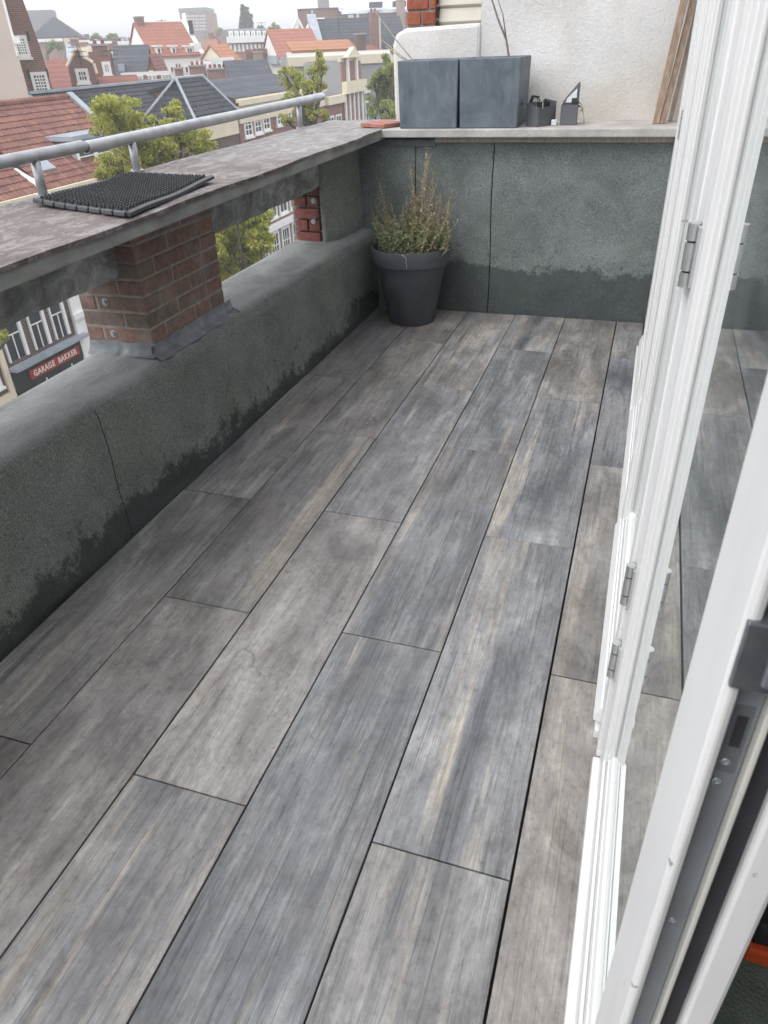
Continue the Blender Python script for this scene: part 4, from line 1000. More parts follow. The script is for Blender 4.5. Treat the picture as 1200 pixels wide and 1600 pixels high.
def pantiles(t, E0, E1, R1, R0, cw=0.24, rhh=0.30, mat='roof_red', amp=0.035, name='roof_tiles'):
    E0, E1, R0, R1 = [np.array(p, float) for p in (E0, E1, R0, R1)]
    nc = max(2, int(round(np.linalg.norm(E1-E0)/cw))); nr = max(2, int(round(np.linalg.norm(R0-E0)/rhh)))
    nrm = np.cross(E1-E0, R0-E0); nrm /= np.linalg.norm(nrm)
    if nrm[2] < 0: nrm = -nrm
    K = 4; m = MB(); vs = []; fs = []; W_ = nc*K+1
    for r in range(nr):
        for e in (0, 1):
            v = (r+e)/nr
            for i in range(W_):
                u = i/(nc*K); ph = (i % K)/K
                hgt = amp*(0.5+0.5*math.cos(2*math.pi*ph))+(0.030 if e == 0 else 0.0)
                p = (E0*(1-u)+E1*u)*(1-v)+(R0*(1-u)+R1*u)*v+nrm*hgt
                vs.append(tuple(p))
    for r in range(nr):
        b = r*2*W_
        for i in range(W_-1): fs.append((b+i, b+i+1, b+W_+i+1, b+W_+i))
        if r < nr-1:
            c = b+W_
            for i in range(W_-1): fs.append((c+i, c+i+1, c+W_+i+1, c+W_+i))
    m.add(vs, fs); return m.build(name, M[mat], t, kind='stuff', fix=False)

# ---- red-tiled house with the garage, straight across the street
f = ROW.pt
gh = thing('garage_house', 'red pantiled house across the street with a garage below and grey dormer', 'house', (-20, 25, GROUND))
GZ = -2.35; RX = 3.0; RZ = 0.0
MB(f).prism([(0, GROUND), (6, GROUND), (6, GZ), (RX, RZ-0.1), (0, GZ)], 0, 14.0, 28.5).build('wall', M['brick_d'], gh)
for (a, b) in ((14.0, 22.0), (22.3, 28.5)):
    pantiles(gh, (-19.75, a, GZ-0.12), (-19.75, b, GZ-0.12), (-23.0, b, RZ), (-23.0, a, RZ))
pantiles(gh, (-26.2, 14.0, GZ), (-26.2, 28.5, GZ), (-23.0, 28.5, RZ), (-23.0, 14.0, RZ), name='rear_tiles')
mb = MB()
for k in range(48): mb.tube([(-23.0, 14.0+k*0.302, RZ+0.03), (-23.0, 14.0+(k+1)*0.302-0.01, RZ+0.045)], [0.11, 0.125], 8)
mb.build('ridge_tiles', M['roof_red'], gh, kind='stuff')
MB(f).box(14.0, 28.6, -0.42, -0.22, GZ-0.28, GZ-0.10).build('gutter', M['cornice'], gh)
MB(f).box(14.0, 28.55, -0.22, -0.001, GZ-0.75, GZ-0.20).build('cornice', M['cornice'], gh)
def swoop(q):  # curved white party-wall parapet
    return (0.15*math.sin(q*math.pi), (RZ-GZ)*q+0.28+0.35*q*q)
pl = [(-0.25+3.25*q/10, GZ-0.2+swoop(q/10)[1]-swoop(q/10)[0]*2.2) for q in range(11)]
MB(f).prism([(-0.25, GZ-0.7)]+pl+[(3.0, RZ-0.4)], 0, 22.0, 22.3).build('party_parapet', M['render_white'], gh)
MB(f).prism([(-0.05, GZ-0.2), (3.0, RZ+0.02), (3.0, RZ+0.20), (-0.05, GZ-0.02)], 0, 28.5, 28.85).build('verge_flashing', M['zinc_far'], gh)
dm = MB(f).box(25.1, 27.3, 0.5, 2.9, -2.35, -1.22).build('dormer', M['render_grey'], gh)
MB(f).box(24.9, 27.5, 0.30, 3.2, -1.218, -1.06).build('dormer_roof', M['zinc_far'], dm)
for k in range(2): win(dm, ROW, (25.15+k*1.08, 26.2+k*1.05, -2.3, -1.3), 1, 2, 0.09, 0.5)
sk = MB(f); sk.hexa([(22.9, 0.35, -2.03), (23.7, 0.35, -2.03), (23.7, 0.95, -1.6), (22.9, 0.95, -1.6), (22.9, 0.31, -1.93), (23.7, 0.31, -1.93), (23.7, 0.91, -1.5), (22.9, 0.91, -1.5)])
sk.build('skylight', M['zinc_far'], gh)
# windows, canopy, sign and garage doors seen under the beam
for k, (ua, ub) in enumerate(((18.62, 19.55), (19.92, 20.72), (21.02, 21.78))):
    m = MB(f); m.box(ua, ua+0.06, -0.08, 0, -7.40, -4.9); m.box(ub-0.13, ub, -0.10, 0, -7.40, -4.9)
    for zb_ in (-6.55, -5.7): m.box(ua+0.06, ub-0.13, -0.05, -0.02, zb_, zb_+0.04)
    m.box((ua+ub)/2-0.02, (ua+ub)/2+0.02, -0.05, -0.021, -7.4, -6.56)
    w_ = m.build('window', M['wtrim'], gh)
    MB(f).box(ua+0.06, ub-0.13, -0.018, -0.004, -7.40, -4.9).build('pane', M['pane'], w_)
MB(f).box(18.45, 22.35, -0.42, -0.001, -7.66, -7.55).build('canopy', M['zinc_far'], gh)
fas = MB(f).box(18.42, 22.05, -0.14, -0.001, -8.40, -7.662).build('fascia', M['garage'], gh)
MB(f).box(18.42, 22.05, -0.09, -0.001, GROUND, -8.402).build('garage_door', M['garage'], gh)
for k in range(5):
    MB(f).box(18.5+k*0.71, 18.5+k*0.71+0.05, -0.12, -0.092, GROUND+0.1, -8.45).build('door_batten', M['wtrim' if k in (2, 4) else 'garage'], gh)
sg = MB(f).box(19.18, 21.86, -0.18, -0.141, -8.24, -7.90).build('sign_board', M['signred'], gh)
tc = bpy.data.curves.new('t', 'FONT'); tc.body = 'GARAGE  BAKKER'; tc.size = 0.30; tc.align_x = 'CENTER'; tc.align_y = 'CENTER'; tc.extrude = 0.006; tc.offset = 0.006; tc.space_character = 1.12
to = bpy.data.objects.new('t', tc); COL.objects.link(to)
bpy.context.view_layer.update()
me = bpy.data.meshes.new_from_object(to.evaluated_get(bpy.context.evaluated_depsgraph_get())); bpy.data.objects.remove(to)
xs = [v.co.x for v in me.vertices]; sxx = 2.35/(max(xs)-min(xs))
vv = [(20.52+v.co.x*sxx, -0.188-v.co.z, -8.07+v.co.y*0.98) for v in me.vertices]
lt = MB(f); lt.add(vv, [tuple(p.vertices) for p in me.polygons]); lt.build('lettering', M['signwhite'], gh, fix=False)
MB(f).box(22.10, 22.66, -0.12, -0.001, GROUND, -4.5).build('pilaster', M['wtrim'], gh)
MB(f).box(22.02, 22.74, -0.22, -0.122, -7.0, -6.78).build('pilaster_cap', M['wtrim'], gh)
MB(f).box(18.20, 18.42, -0.10, -0.001, GROUND, -5.2).build('pilaster', M['cornice'], gh)
MB(f).box(17.0, 18.18, -0.12, -0.001, -8.7, -8.3).build('stone_band', M['cornice'], gh)
win(gh, ROW, (17.2, 18.0, -9.9, -8.75), 2, 2, 0.1); win(gh, ROW, (17.2, 18.0, -8.0, -6.9), 2, 2, 0.1)
for k in range(3): win(gh, ROW, (23.2+k*1.7, 24.4+k*1.7, -6.2, -4.3), 2, 3, 0.09)

# ---- long black roof behind, and the little hipped house
bh = thing('black_roof_house', 'long low house with black pantile roof behind the yellow tree', 'house', (-24, 34, GROUND))
MB(f).box(29.3, 41, 3.0, 8.2, GROUND, -1.62).build('wall', M['brick_c'], bh)
pantiles(bh, (-22.7, 29.2, -1.62), (-22.7, 41, -1.62), (-25.6, 41, 0.10), (-25.6, 29.2, 0.10), mat='roof_black')
pantiles(bh, (-28.5, 29.2, -1.62), (-28.5, 41, -1.62), (-25.6, 41, 0.10), (-25.6, 29.2, 0.10), mat='roof_black', name='rear_tiles')
MB(f).prism([(2.9, -1.8), (8.3, -1.8), (5.6, 0.02)], 0, 29.3, 29.5).build('gable', M['zinc_far'], bh)
MB(f).box(29.2, 41, 5.45, 5.75, 0.12, 0.22).build('ridge_cap', M['zinc_far'], bh)
MB(f).prism([(2.7, -1.75), (5.6, 0.0), (5.6, 0.18), (2.7, -1.5)], 0, 28.95, 29.25).build('verge_flashing', M['zinc_far'], bh)
hh = thing('hipped_house', 'small house with steep black hipped roof and zinc hips', 'house', (-21.3, 35, GROUND))
MB(f).box(33.0, 37.0, 0.0, 2.5, GROUND, -1.25).build('wall', M['brick_d'], hh)
MB(f).box(32.95, 37.0, -0.06, -0.002, -2.15, -1.30).build('cornice', M['cornice'], hh)
a, b, c, d = (-19.8, 32.8, -1.27), (-19.8, 37.1, -1.27), (-22.7, 37.1, -1.27), (-22.7, 32.8, -1.27); r0, r1 = (-21.3, 34.1, 0.36), (-21.3, 36.5, 0.36)
pantiles(hh, a, b, r1, r0, mat='roof_black'); pantiles(hh, c, d, r0, r1, mat='roof_black', name='rear_tiles')
pantiles(hh, d, a, r0, r0, mat='roof_black', name='hip_tiles'); pantiles(hh, b, c, r1, r1, mat='roof_black', name='hip_tiles')
for p_, q_ in ((a, r0), (d, r0), (b, r1), (r0, r1)):
    MB().tube([np.array(p_)+[0, 0, 0.05], np.array(q_)+[0, 0, 0.05]], 0.07, 8).build('zinc_hip', M['zinc_far'], hh)
for k in range(3): win(hh, ROW, (33.3+k*1.25, 34.2+k*1.25, -4.3, -2.9), 1, 2, 0.09)

# ---- brick house with cream cornice
cb = house('brick house with broad cream cornice and tall white windows', ROW, 37.15, 48.6, -0.75, 7.0, 'brick_b', 'gu', 'froof_blk', 0.7, 0.05, cornice='cornice', name='brick_house',
           wins=((380.5, 183, 393, 214, 2, 3), (396, 178, 407.5, 209, 2, 3), (409.5, 174, 420.5, 204, 2, 3), (431, 169, 441.5, 196, 2, 3), (444.5, 166, 454.5, 190, 2, 3)), fw=0.10)
MB(f).box(37.1, 48.6, -0.28, -0.172, -0.95, -0.70).build('cornice', M['cornice'], cb)
MB(f).box(37.15, 48.6, -0.10, -0.002, -1.75, -0.97).build('frieze', M['cornice'], cb)
for k in range(4): win(cb, ROW, (37.8+k*1.45, 38.9+k*1.45, -6.75, -4.9), 2, 3, 0.12)
MB(f).box(37.3, 44.5, -0.30, -0.002, -7.32, -7.02).build('shop_cornice', M['wtrim'], cb)
for k in range(4): win(cb, ROW, (37.6+k*1.5, 38.75+k*1.5, -9.6, -7.45), 3, 3, 0.14)
g4 = house('narrow brick house with cream cornice and white pilasters on its gable', ROW, 51.8, 55.4, 0.5, 2.6, 'render_grey', 'flat', 'froof_gry', cornice='cornice', name='gabled_house')
MB(f).box(51.8, 55.4, -0.10, -0.002, GROUND, 0.48).build('front', M['brick_b'], g4)
MB(f).box(51.6, 55.6, -0.45, -0.102, -1.30, -0.62).build('cornice', M['cornice'], g4)
for k in range(5): MB(f).box(51.9+k*0.82, 52.1+k*0.82, -0.2, -0.102, -4.6, -1.32).build('pilaster', M['wtrim'], g4)
for u in (52.5, 54.2): MB(f).box(u, u+0.28, -0.25, -0.102, -0.6, 0.7).build('pilaster', M['wtrim'], g4)
MB(f).prism([(52.2, 0.72), (55.0, 0.72), (53.6, 1.3)], 1, -0.35, -0.05).build('pediment', M['cornice'], g4)
MB(f).box(52.0, 55.2, -0.38, -0.04, 0.70, 0.78).build('pediment_shelf', M['cornice'], g4)
h5 = house('low brick house with cream eaves between the cornice house and narrow gable', ROW, 48.7, 51.75, -1.6, 7.0, 'brick_b', 'flat', 'froof_gry', cornice='cornice', name='brick_house')
MB(f).box(48.65, 51.75, -0.3, -0.022, -1.75, -1.3).build('cornice', M['cornice'], h5)
for k in range(2): win(h5, ROW, (49.0+k*1.35, 50.0+k*1.35, -4.2, -2.4), 2, 2, 0.1)
h6 = house('grey-green roofed house just beyond the narrow gable', ROW, 55.6, 62.5, -1.4, 7, 'zinc_far', 'gu', 'froof_gry', 2.0, 0.1, name='grey_house')
for k in range(3): win(h6, ROW, (56.2+k*2.0, 57.3+k*2.0, -3.8, -2.0), 2, 2, 0.12)
for k in range(3):
    house(('nearest', 'middle', 'farthest')[k]+' of the plain brick row houses far down the street behind the green tree', ROW, 62.6+k*8, 70.4+k*8, -0.8-k*0.3, 8, 'brick_a', 'gu', 'froof_dkred', 2.0, name='row_house', group='row houses far down the street')

# ---- left skyline: beige wall, brick gable, bell gable and others
F1_ = far(25, 36, 0)
u0, z0 = F1_.uz(-45, 170); u1, z1 = F1_.uz(47.5, 160)
bgw = house('tall beige rendered wall at the left edge of the view', F1_, u0, u1, 4.5, 6, 'render_beige', 'flat', 'froof_gry', name='rendered_house')
MB(F1_.pt).box(u1-0.07, u1+0.02, -0.03, -0.002, 1.5, 4.4).build('white_trim', M['wtrim'], bgw)
MB(F1_.pt).box(u1-0.02, u1+0.2, -0.2, -0.031, 1.9, 2.12).build('white_bracket', M['wtrim'], bgw)
F2_ = far(60, 40, 0)
poly = [F2_.uz(*p) for p in ((-40, -60), (2, -60), (62, 72), (86, 150), (90, 185))]
poly = [(poly[0][0], 7.0), (poly[1][0], 7.0), poly[2], (poly[3][0], poly[3][1]), (poly[4][0], GROUND), (poly[0][0], GROUND)]
bg = thing('brick_gable_house', 'tall brown brick gable with two small-paned white windows behind the beige wall', 'house', F2_.pt(poly[4][0]-3, 0, GROUND))
MB(F2_.pt).prism(poly, 1, 0, 9).build('wall', M['brick_a'], bg)
for r in ((22, 55, 45, 90), (51, 112, 77, 152)): win(bg, F2_, pxr(F2_, *r), 4, 6, 0.13)
for (a_, b_) in (((40, 49), (52, 64)), ((41, 108), (48, 123)), ((70, 107), (79, 120))):
    r = pxr(F2_, a_[0]+2, a_[1], b_[0]-4, b_[1]); MB(F2_.pt).box(r[0], r[0]+0.09, -0.06, -0.002, r[2], r[3]).build('wall_anchor', M['gasket'], bg)
MB(F2_.pt).box(*[pxr(F2_, 36, 113, 41, 153)[i] for i in (0, 1)], -0.06, -0.002, *[pxr(F2_, 36, 113, 41, 153)[i] for i in (2, 3)]).build('white_trim', M['wtrim'], bg)
F3_ = far(92, 46, 8)
F3_ = far(92, 53, 8); r = pxr(F3_, 64, 106, 112, 140)
house('maroon tiled roof between the brick gable and bell gable', F3_, r[0], r[1], r[2], 9, 'brick_b', 'gu', 'froof_dkred', 1.35, name='brick_house')
F4_ = far(130, 50, 4)
pb = [F4_.uz(*p) for p in ((106, 140), (106.5, 106), (114, 90), (117, 86), (117.5, 79), (124, 79), (125, 86), (130, 92), (137, 95), (144, 100), (149, 116), (153, 140))]
bl = thing('bell_gable_house', 'brown brick bell gable with stone coping and paired white window', 'house', F4_.pt(0, 0, GROUND))
MB(F4_.pt).prism([(pb[0][0], GROUND)]+pb[1:-1]+[(pb[-1][0], GROUND)], 1, 0, 0.5).build('front', M['brick_a'], bl)
MB(F4_.pt).prism([(pb[1][0]+0.1, GROUND), (pb[1][0]+0.1, pb[1][1]-0.2), ((pb[4][0]+pb[5][0])/2, pb[4][1]-0.5), (pb[-2][0]-0.1, pb[-2][1]-0.1), (pb[-2][0]-0.1, GROUND)], 1, 0.51, 9).build('roof', M['froof_dkred'], bl)
for i in range(1, 10):
    a_, b_ = pb[i], pb[i+1]; MB(F4_.pt).tube([(a_[0], 0.2, a_[1]+0.02), (b_[0], 0.2, b_[1]+0.02)], 0.16, 6).build('coping_stone', M['render_cream'], bl)
win(bl, F4_, pxr(F4_, 119, 107, 139, 130), 3, 2, 0.16)
F5_ = far(163, 54, -3)
r = pxr(F5_, 145, 87, 178, 140)
sq = house('square-topped red brick front with one white window', F5_, r[0], r[1], r[3], 8, 'brick_b', 'flat', 'froof_gry', name='brick_house', cornice='brick_a', wins=((160, 96, 173.5, 117, 3, 1),), fw=0.16)
chimney(sq, F5_, r[0]+0.3, r[0]+1.2, 1, 1.8, r[3], r[3]+0.5, 'brick_a', 2)
F6_ = far(205, 64, 5)
r = pxr(F6_, 178, 112, 232, 122)
dr = house('charcoal tiled roof with small grey dormer behind the square brick front', F6_, r[0], r[1], r[2], 8, 'brick_b', 'gu', 'froof_blk', 1.9, name='brick_house')
dd = pxr(F6_, 183, 100, 193, 113); d1 = MB(F6_.pt).box(dd[0], dd[1], 0.6, 2.5, dd[2], dd[3]).build('dormer', M['zinc_far'], dr)
F6b = far(237, 62, 8)
r = pxr(F6b, 229, 104, 247, 122)
house('little brick gable end left of the white house', F6b, r[0], r[1], r[2], 6, 'brick_b', 'gv', 'froof_dkred', r[3]-r[2]+0.6, name='brick_house', wins=((233, 110, 240, 119, 1, 2),), fw=0.12)
F7_ = far(230, 52, 0)
r = pxr(F7_, 192, 119, 268, 142)
cl = house('pale rear extension with vertical white battens below the white house', F7_, r[0], r[1], r[3], 4, 'render_grey', 'flat', 'froof_gry', name='rear_extension', cornice='wtrim')
nb = 15
for k in range(nb):
    uu = r[0]+(r[1]-r[0])*k/nb; MB(F7_.pt).box(uu, uu+0.12, -0.08, -0.022, r[2], r[3]-0.02).build('batten', M['render_cream' if k % 3 else 'wtrim'], cl)
for (a_, b_, c_) in ((222, 236, 0.6), (246, 256, 0.9)):
    q = pxr(F7_, a_, 126, b_, 140); chimney(cl, F7_, q[0], q[1], -0.9, -0.1, -4, q[3], 'brick_b', 1)

# ---- white house with the bright red roof
W0 = far(316, 78, -24)
ul, zl = W0.uz(238, 87); _, zr = W0.uz(316, 86); ur = 0.0
wh = thing('white_house', 'white house with bright red tiled roof, three dormers and pointed gable', 'house', W0.pt(0, 0, GROUND))
ze = zr; zt = W0.uz(323, 40)[1]+0.25; D_ = 6.0
MB(W0.pt).prism([(0, GROUND), (D_, GROUND), (D_, ze), (D_/2, zt), (0, ze)], 0, ul, 0).build('wall', M['render_white'], wh)
s_ = (zt-ze)/(D_/2)
for k in (0, 1):
    pl = [(-0.15, ze-0.15*s_+0.03), (D_/2, zt+0.03), (D_/2, zt+0.18), (-0.15, ze-0.15*s_+0.18)]
    if k: pl = [(D_-q[0]+0.001, q[1]) for q in pl]
    MB(W0.pt).prism(pl, 0, ul-0.1, -0.3).build('roof', M['froof_red'], wh)
    gp = [(q[0], q[1]+0.14) for q in pl]; MB(W0.pt).prism(gp, 0, -0.299, 0.06).build('gable_coping', M['render_white'], wh)
G0 = Fr(W0.pt(0, 0, 0), math.atan2(W0.V[0], W0.V[1])-math.pi/2)      # gable end plane
for (a_, b_, w2) in ((245, 253.5, 1), (268.5, 276.5, 1), (291.5, 303, 2)):
    r = pxr(W0, a_, 73, b_, 86.2); dm = MB(W0.pt).box(r[0], r[1], 0.15, 1.8, r[2], r[3]).build('dormer', M['render_white'], wh)
    MB(W0.pt).box(r[0]-0.12, r[1]+0.12, 0.0, 1.9, r[3]+0.001, r[3]+0.12).build('dormer_roof', M['wtrim'], dm)
    win(dm, W0, (r[0]+0.06, r[1]-0.06, r[2]+0.02, r[3]-0.06), w2, 1, 0.07, 0.15, sill=False)
r = pxr(W0, 303.5, 67, 315.5, 86); MB(W0.pt).box(r[0], r[1], 0.1, 2.6, r[2], r[3]).build('roof_box', M['render_white'], wh)
MB(W0.pt).box(ul+4.4, ul+4.7, 1.35, 1.65, ze+1.6, ze+2.6).build('vent_pipe', M['gasket'], wh)
for (a_, b_, t_, bt) in ((252, 256, 106, 110), (266, 271, 104, 113), (289, 294, 104, 114)):
    win(wh, W0, pxr(W0, a_, t_, b_, bt), 1, 1, 0.05, sill=False)
def gw(v0, v1, z0, z1, nx=1, ny=1, fr_='wtrim'):
    m = MB(W0.pt); m.box(0.0, 0.06, v0, v1, z0, z1); w_ = m.build('window', M[fr_], wh)
    MB(W0.pt).box(0.061, 0.075, v0+0.1, v1-0.1, z0+0.1, z1-0.1).build('pane', M['pane'], w_)
gw(2.6, 3.4, ze+2.0, ze+3.2); gw(2.35, 3.65, ze-1.9, ze+0.9); gw(0.9, 1.6, ze-1.0, ze+0.4); gw(4.4, 5.1, ze-1.2, ze+0.2)
chimney(wh, W0, ul+0.2, ul+0.8, 2.6, 3.4, ze, zt+0.5, 'brick_a', 0)
for (px0, px1, pyt, dist, mt, lab) in ((297.5, 320, 104, 60, 'brick_b', 'broad red brick chimney stack in front of the white house'), (325, 347, 109, 56, 'brick_a', 'weathered grey-brown chimney stack right of the hipped roof'), (275, 284, 108, 58, 'brick_b', 'small red chimney with two pots left of the broad stack')):
    fc = far((px0+px1)/2, dist, 10); r = pxr(fc, px0, pyt, px1, pyt+30)
    t = thing('chimney_stack', lab, 'chimney', fc.pt(0, 0, -6)); chimney(t, fc, r[0], r[1], 0, 1.0, -6, r[3], mt, 3 if px1-px0 > 15 else 2)
fc = far(348, 66, -15); r = pxr(fc, 331, 95, 367, 118)
house('small white flat-roofed house right of the tall white gable', fc, r[0], r[1], r[3], 6, 'render_white', 'flat', 'froof_gry', name='flat_house', wins=((340, 100, 347, 109, 2, 1), (356, 100, 363, 110, 2, 1)), fw=0.08)
fc = far(372, 70, -30); r = pxr(fc, 362, 104, 386, 114)
house('tiny house with orange tiled roof beside the small white house', fc, r[0], r[1], r[2]+0.3, 6, 'render_cream', 'gu', 'froof_org', 1.6, name='flat_house', wins=((370, 109, 378, 113, 2, 1),), fw=0.08)

# ---- middle skyline
fc = far(308, 260, 12); r = pxr(fc, 282, 18, 324, 46)
tw = thing('apartment_tower', 'tall red brick apartment tower with white balcony bands on the skyline', 'apartment building', fc.pt(0, 0, GROUND))
MB(fc.pt).box(r[0], r[1], 0, 12, GROUND, r[3]).build('wall', M['brick_a'], tw)
rr_ = pxr(fc, 323, 18, 332, 46); n = 8
MB(fc.pt).prism([(r[1], 0.3)]+[(r[1]+(rr_[1]-r[1])*math.sin(k/n*math.pi/2), 0.3+11.7*(1-math.cos(k/n*math.pi/2))*0.6) for k in range(n+1)]+[(r[1], 12)], 2, GROUND, r[3]-0.4).build('rounded_end', M['brick_b'], tw)
MB(fc.pt).box(r[0]-0.1, r[1]+0.1, -0.2, 12, r[3]+0.001, r[3]+0.9).build('roof', M['froof_gry'], tw)
for row in range(5):
    for c_ in range(5):
        w0 = 284.3+c_*7.0; ww = 4.8 if c_ < 4 else 8.5; y_ = 24+row*5.2
        q = pxr(fc, w0, y_, w0+ww, y_+2.3); m = MB(fc.pt).box(q[0], q[1], -0.3, -0.001, q[2], q[3]).build('balcony', M['wtrim'], tw)
        MB(fc.pt).box(q[0]+0.2, q[1]-0.2, -0.31, -0.301, q[2]+0.25*(q[3]-q[2]), q[2]+0.6*(q[3]-q[2])).build('pane', M['pane'], m)
fc = far(85, 120, 6); r = pxr(fc, 48, 58, 122, 66)
fd = house('far house with broad dark slate roof and cream eaves', fc, r[0], r[1], r[3], 12, 'brick_c', 'hip', 'froof_blk', 2.4, name='slate_roof_house')
MB(fc.pt).box(r[0]+4, r[1], -0.35, -0.001, r[3]-1.0, r[3]-0.15).build('eaves_band', M['render_cream'], fd)
MB(fc.pt).box(r[0], r[0]+3.9, -0.35, -0.001, r[3]-0.5, r[3]-0.15).build('eaves_band', M['wtrim'], fd)
MB(fc.pt).box(r[0]-1.5, r[1]-3, 7, 11, r[3], r[3]+3.2).build('rear_block', M['render_grey'], fd)
fc = far(392, 95, -6); r = pxr(fc, 357, 61, 432, 86)
mr = house('brick terrace with a band of white mansard windows under the poplars', fc, r[0], r[1], r[3], 8, 'brick_c', 'flat', 'froof_gry', name='terrace_row')
MB(fc.pt).box(r[0]-0.1, r[1]+0.1, -0.3, -0.021, r[3]-0.3, r[3]+0.3).build('cornice', M['wtrim'], mr)
q = pxr(fc, 356, 44, 419, 60); MB(fc.pt).prism([(0.2, q[2]), (1.4, q[3]), (8, q[3]), (8, q[2])], 0, q[0], q[1]).build('mansard', M['froof_gry'], mr)
for k in range(7):
    a_ = pxr(fc, 358+k*8.7, 48, 364.5+k*8.7, 58.5); dm = MB(fc.pt).box(a_[0], a_[1], 0.25, 1.6, a_[2], a_[3]).build('dormer', M['zinc_far'], mr); win(dm, fc, a_, 2, 1, 0.16, 0.25, sill=False)
for k in range(11):
    a_ = pxr(fc, 359+k*6.4, 69, 362.4+k*6.4, 79); win(mr, fc, a_, 1, 1, 0.13)
fc = far(410, 74, -4); r = pxr(fc, 385, 81, 437, 112)
mb_ = house('plain dark red brick block below the brick terrace', fc, r[0], r[1], r[3], 6, 'brick_b', 'flat', 'froof_dkred', name='brick_block', cornice='brick_a')
chimney(mb_, fc, r[0]+0.6, r[0]+1.4, -0.8, -0.05, r[2], r[2]+1.4, 'brick_c', 2)

# ---- right skyline: red roof, slate roof, tall chimney
fc = far(470, 70, -14); r = pxr(fc, 438, 92, 506, 112); zt = fc.uz(475, 46)[1]
rr_h = house('house with steep orange-red roof left of the slate roof', fc, r[0], r[1], r[3], 7, 'render_white', 'gu', 'froof_red', zt-r[3], name='red_roof_house')
MB(fc.pt).box(r[0]-0.3, r[0]-0.11, -0.3, 3.4, r[3]-0.3, r[3]+0.3).build('verge', M['zinc_far'], rr_h)
fs_ = far(555, 74, -10); r = pxr(fs_, 510, 86, 640, 110); zt = fs_.uz(560, 28)[1]
sh_ = house('large house with steep dark slate roof and tall brick chimney', fs_, r[0], r[1], r[3], 8, 'render_grey', 'gu', 'froof_blk', zt-r[3], name='slate_roof_house')
MB(fs_.pt).prism([(-0.4, r[3]-0.1), (4.0, zt+0.1), (4.0, zt+0.5), (-0.4, r[3]+0.6)], 0, r[0]-0.9, r[0]-0.11).build('party_parapet', M['zinc_far'], sh_)
q = pxr(fs_, 579, 20, 590, 84); chimney(sh_, fs_, q[0], q[1], -0.4, 0.6, r[2], q[3], 'brick_a', 2)
q = pxr(fs_, 591, 28, 594, 84); MB(fs_.pt).box(q[0], q[1], -0.3, 0.0, r[2], q[3]).build('flue_pipe', M['render_cream'], sh_)
fl = far(505, 66, -10); r = pxr(fl, 456, 80, 558, 100); zt = fl.uz(505, 66)[1]
lt_ = thing('lean_to_roof', 'low rusty orange tiled lean-to in front of the slate roof', 'roof', fl.pt(0, 0, GROUND))
MB(fl.pt).box(r[0], r[1], 0, 3.0, GROUND, r[3]).build('wall', M['render_white'], lt_)
MB(fl.pt).prism([(-0.2, r[3]-0.05), (3.0, zt), (3.0, zt+0.15), (-0.2, r[3]+0.12)], 0, r[0], r[1]).build('roof', M['froof_org'], lt_)
q = pxr(fl, 561, 54, 574, 86); chimney(lt_, fl, q[0], q[1], 0.5, 1.4, -6, q[3], 'brick_d', 1)
fw_ = far(540, 60, -10); r = pxr(fw_, 450, 86, 632, 118)
wp = house('long white parapet wall with flat roof below the slate roof', fw_, r[0], r[1], r[3], 5, 'render_grey', 'flat', 'froof_gry', name='flat_roof_block', cornice='wtrim')
MB(fw_.pt).box(r[0], r[1], -0.15, -0.021, r[3]-0.55, r[3]+0.0).build('fascia', M['render_cream'], wp)
for k in range(4):
    a_ = pxr(fw_, 515+k*17, 78, 524+k*17, 86); MB(fw_.pt).lathe([(0.0, 0.5), (0.35, 0.42), (0.6, 0.2), (0.65, 0.0)], fw_.pt(a_[0], 1.6, r[3]+0.06), 14).build('roof_dome', M['wtrim'], wp)
fb = far(497, 110, 4); r = pxr(fb, 466, 16, 529, 46)
bb_ = house('flat-topped brown brick block on the skyline behind the red roof', fb, r[0], r[1], r[3], 10, 'brick_a', 'flat', 'froof_gry', name='flat_roof_block', cornice='brick_d')
MB(fb.pt).box(r[1]-2.6, r[1]-1.2, 2, 3, r[3], r[3]+1.8).build('roof_hut', M['render_grey'], bb_)
tp = thing('steel_mast', 'white steel tripod mast on the roof behind the red tiles', 'mast', at(465, 46, 84))
mb = MB()
for p_ in ((456, 47), (466, 49), (474, 47)): mb.tube([at(*p_, 84), at(465, 29, 84)], 0.13, 6)
mb.tube([at(461, 38, 84), at(469.5, 38, 84)], 0.1, 6); mb.build('tripod', M['wtrim'], tp)
MB().tube([at(480, 45, 84), at(488, 28, 84), at(488, 16, 84)], 0.15, 6).build('pole', M['wtrim'], tp); MB().tube([at(481, 32, 84), at(507, 30.5, 84)], 0.17, 6).build('boom', M['wtrim'], tp)
fg = far(590, 125, -5); r = pxr(fg, 536, 20, 660, 46); zt = fg.uz(600, 9)[1]
gl_ = house('wide skyline building with pale grey hipped roof and skylights', fg, r[0], r[1], r[3], 12, 'brick_a', 'hip', 'zinc_far', zt-r[3], name='grey_roof_building')
for k in range(3): MB(fg.pt).box(r[0]+4+k*3.4, r[0]+5.8+k*3.4, 1.3, 3.0, r[3]+0.7, r[3]+1.35).build('skylight', M['froof_blk'], gl_)
win(gl_, fg, pxr(fg, 544, 23, 552, 29), 2, 1, 0.2); win(gl_, fg, pxr(fg, 557, 21, 561, 30), 1, 1, 0.2)
q = pxr(fg, 620, 1, 632, 30); chimney(gl_, fg, q[0], q[1], -0.5, 1.0, r[3]-3, q[3], 'brick_c', 0)

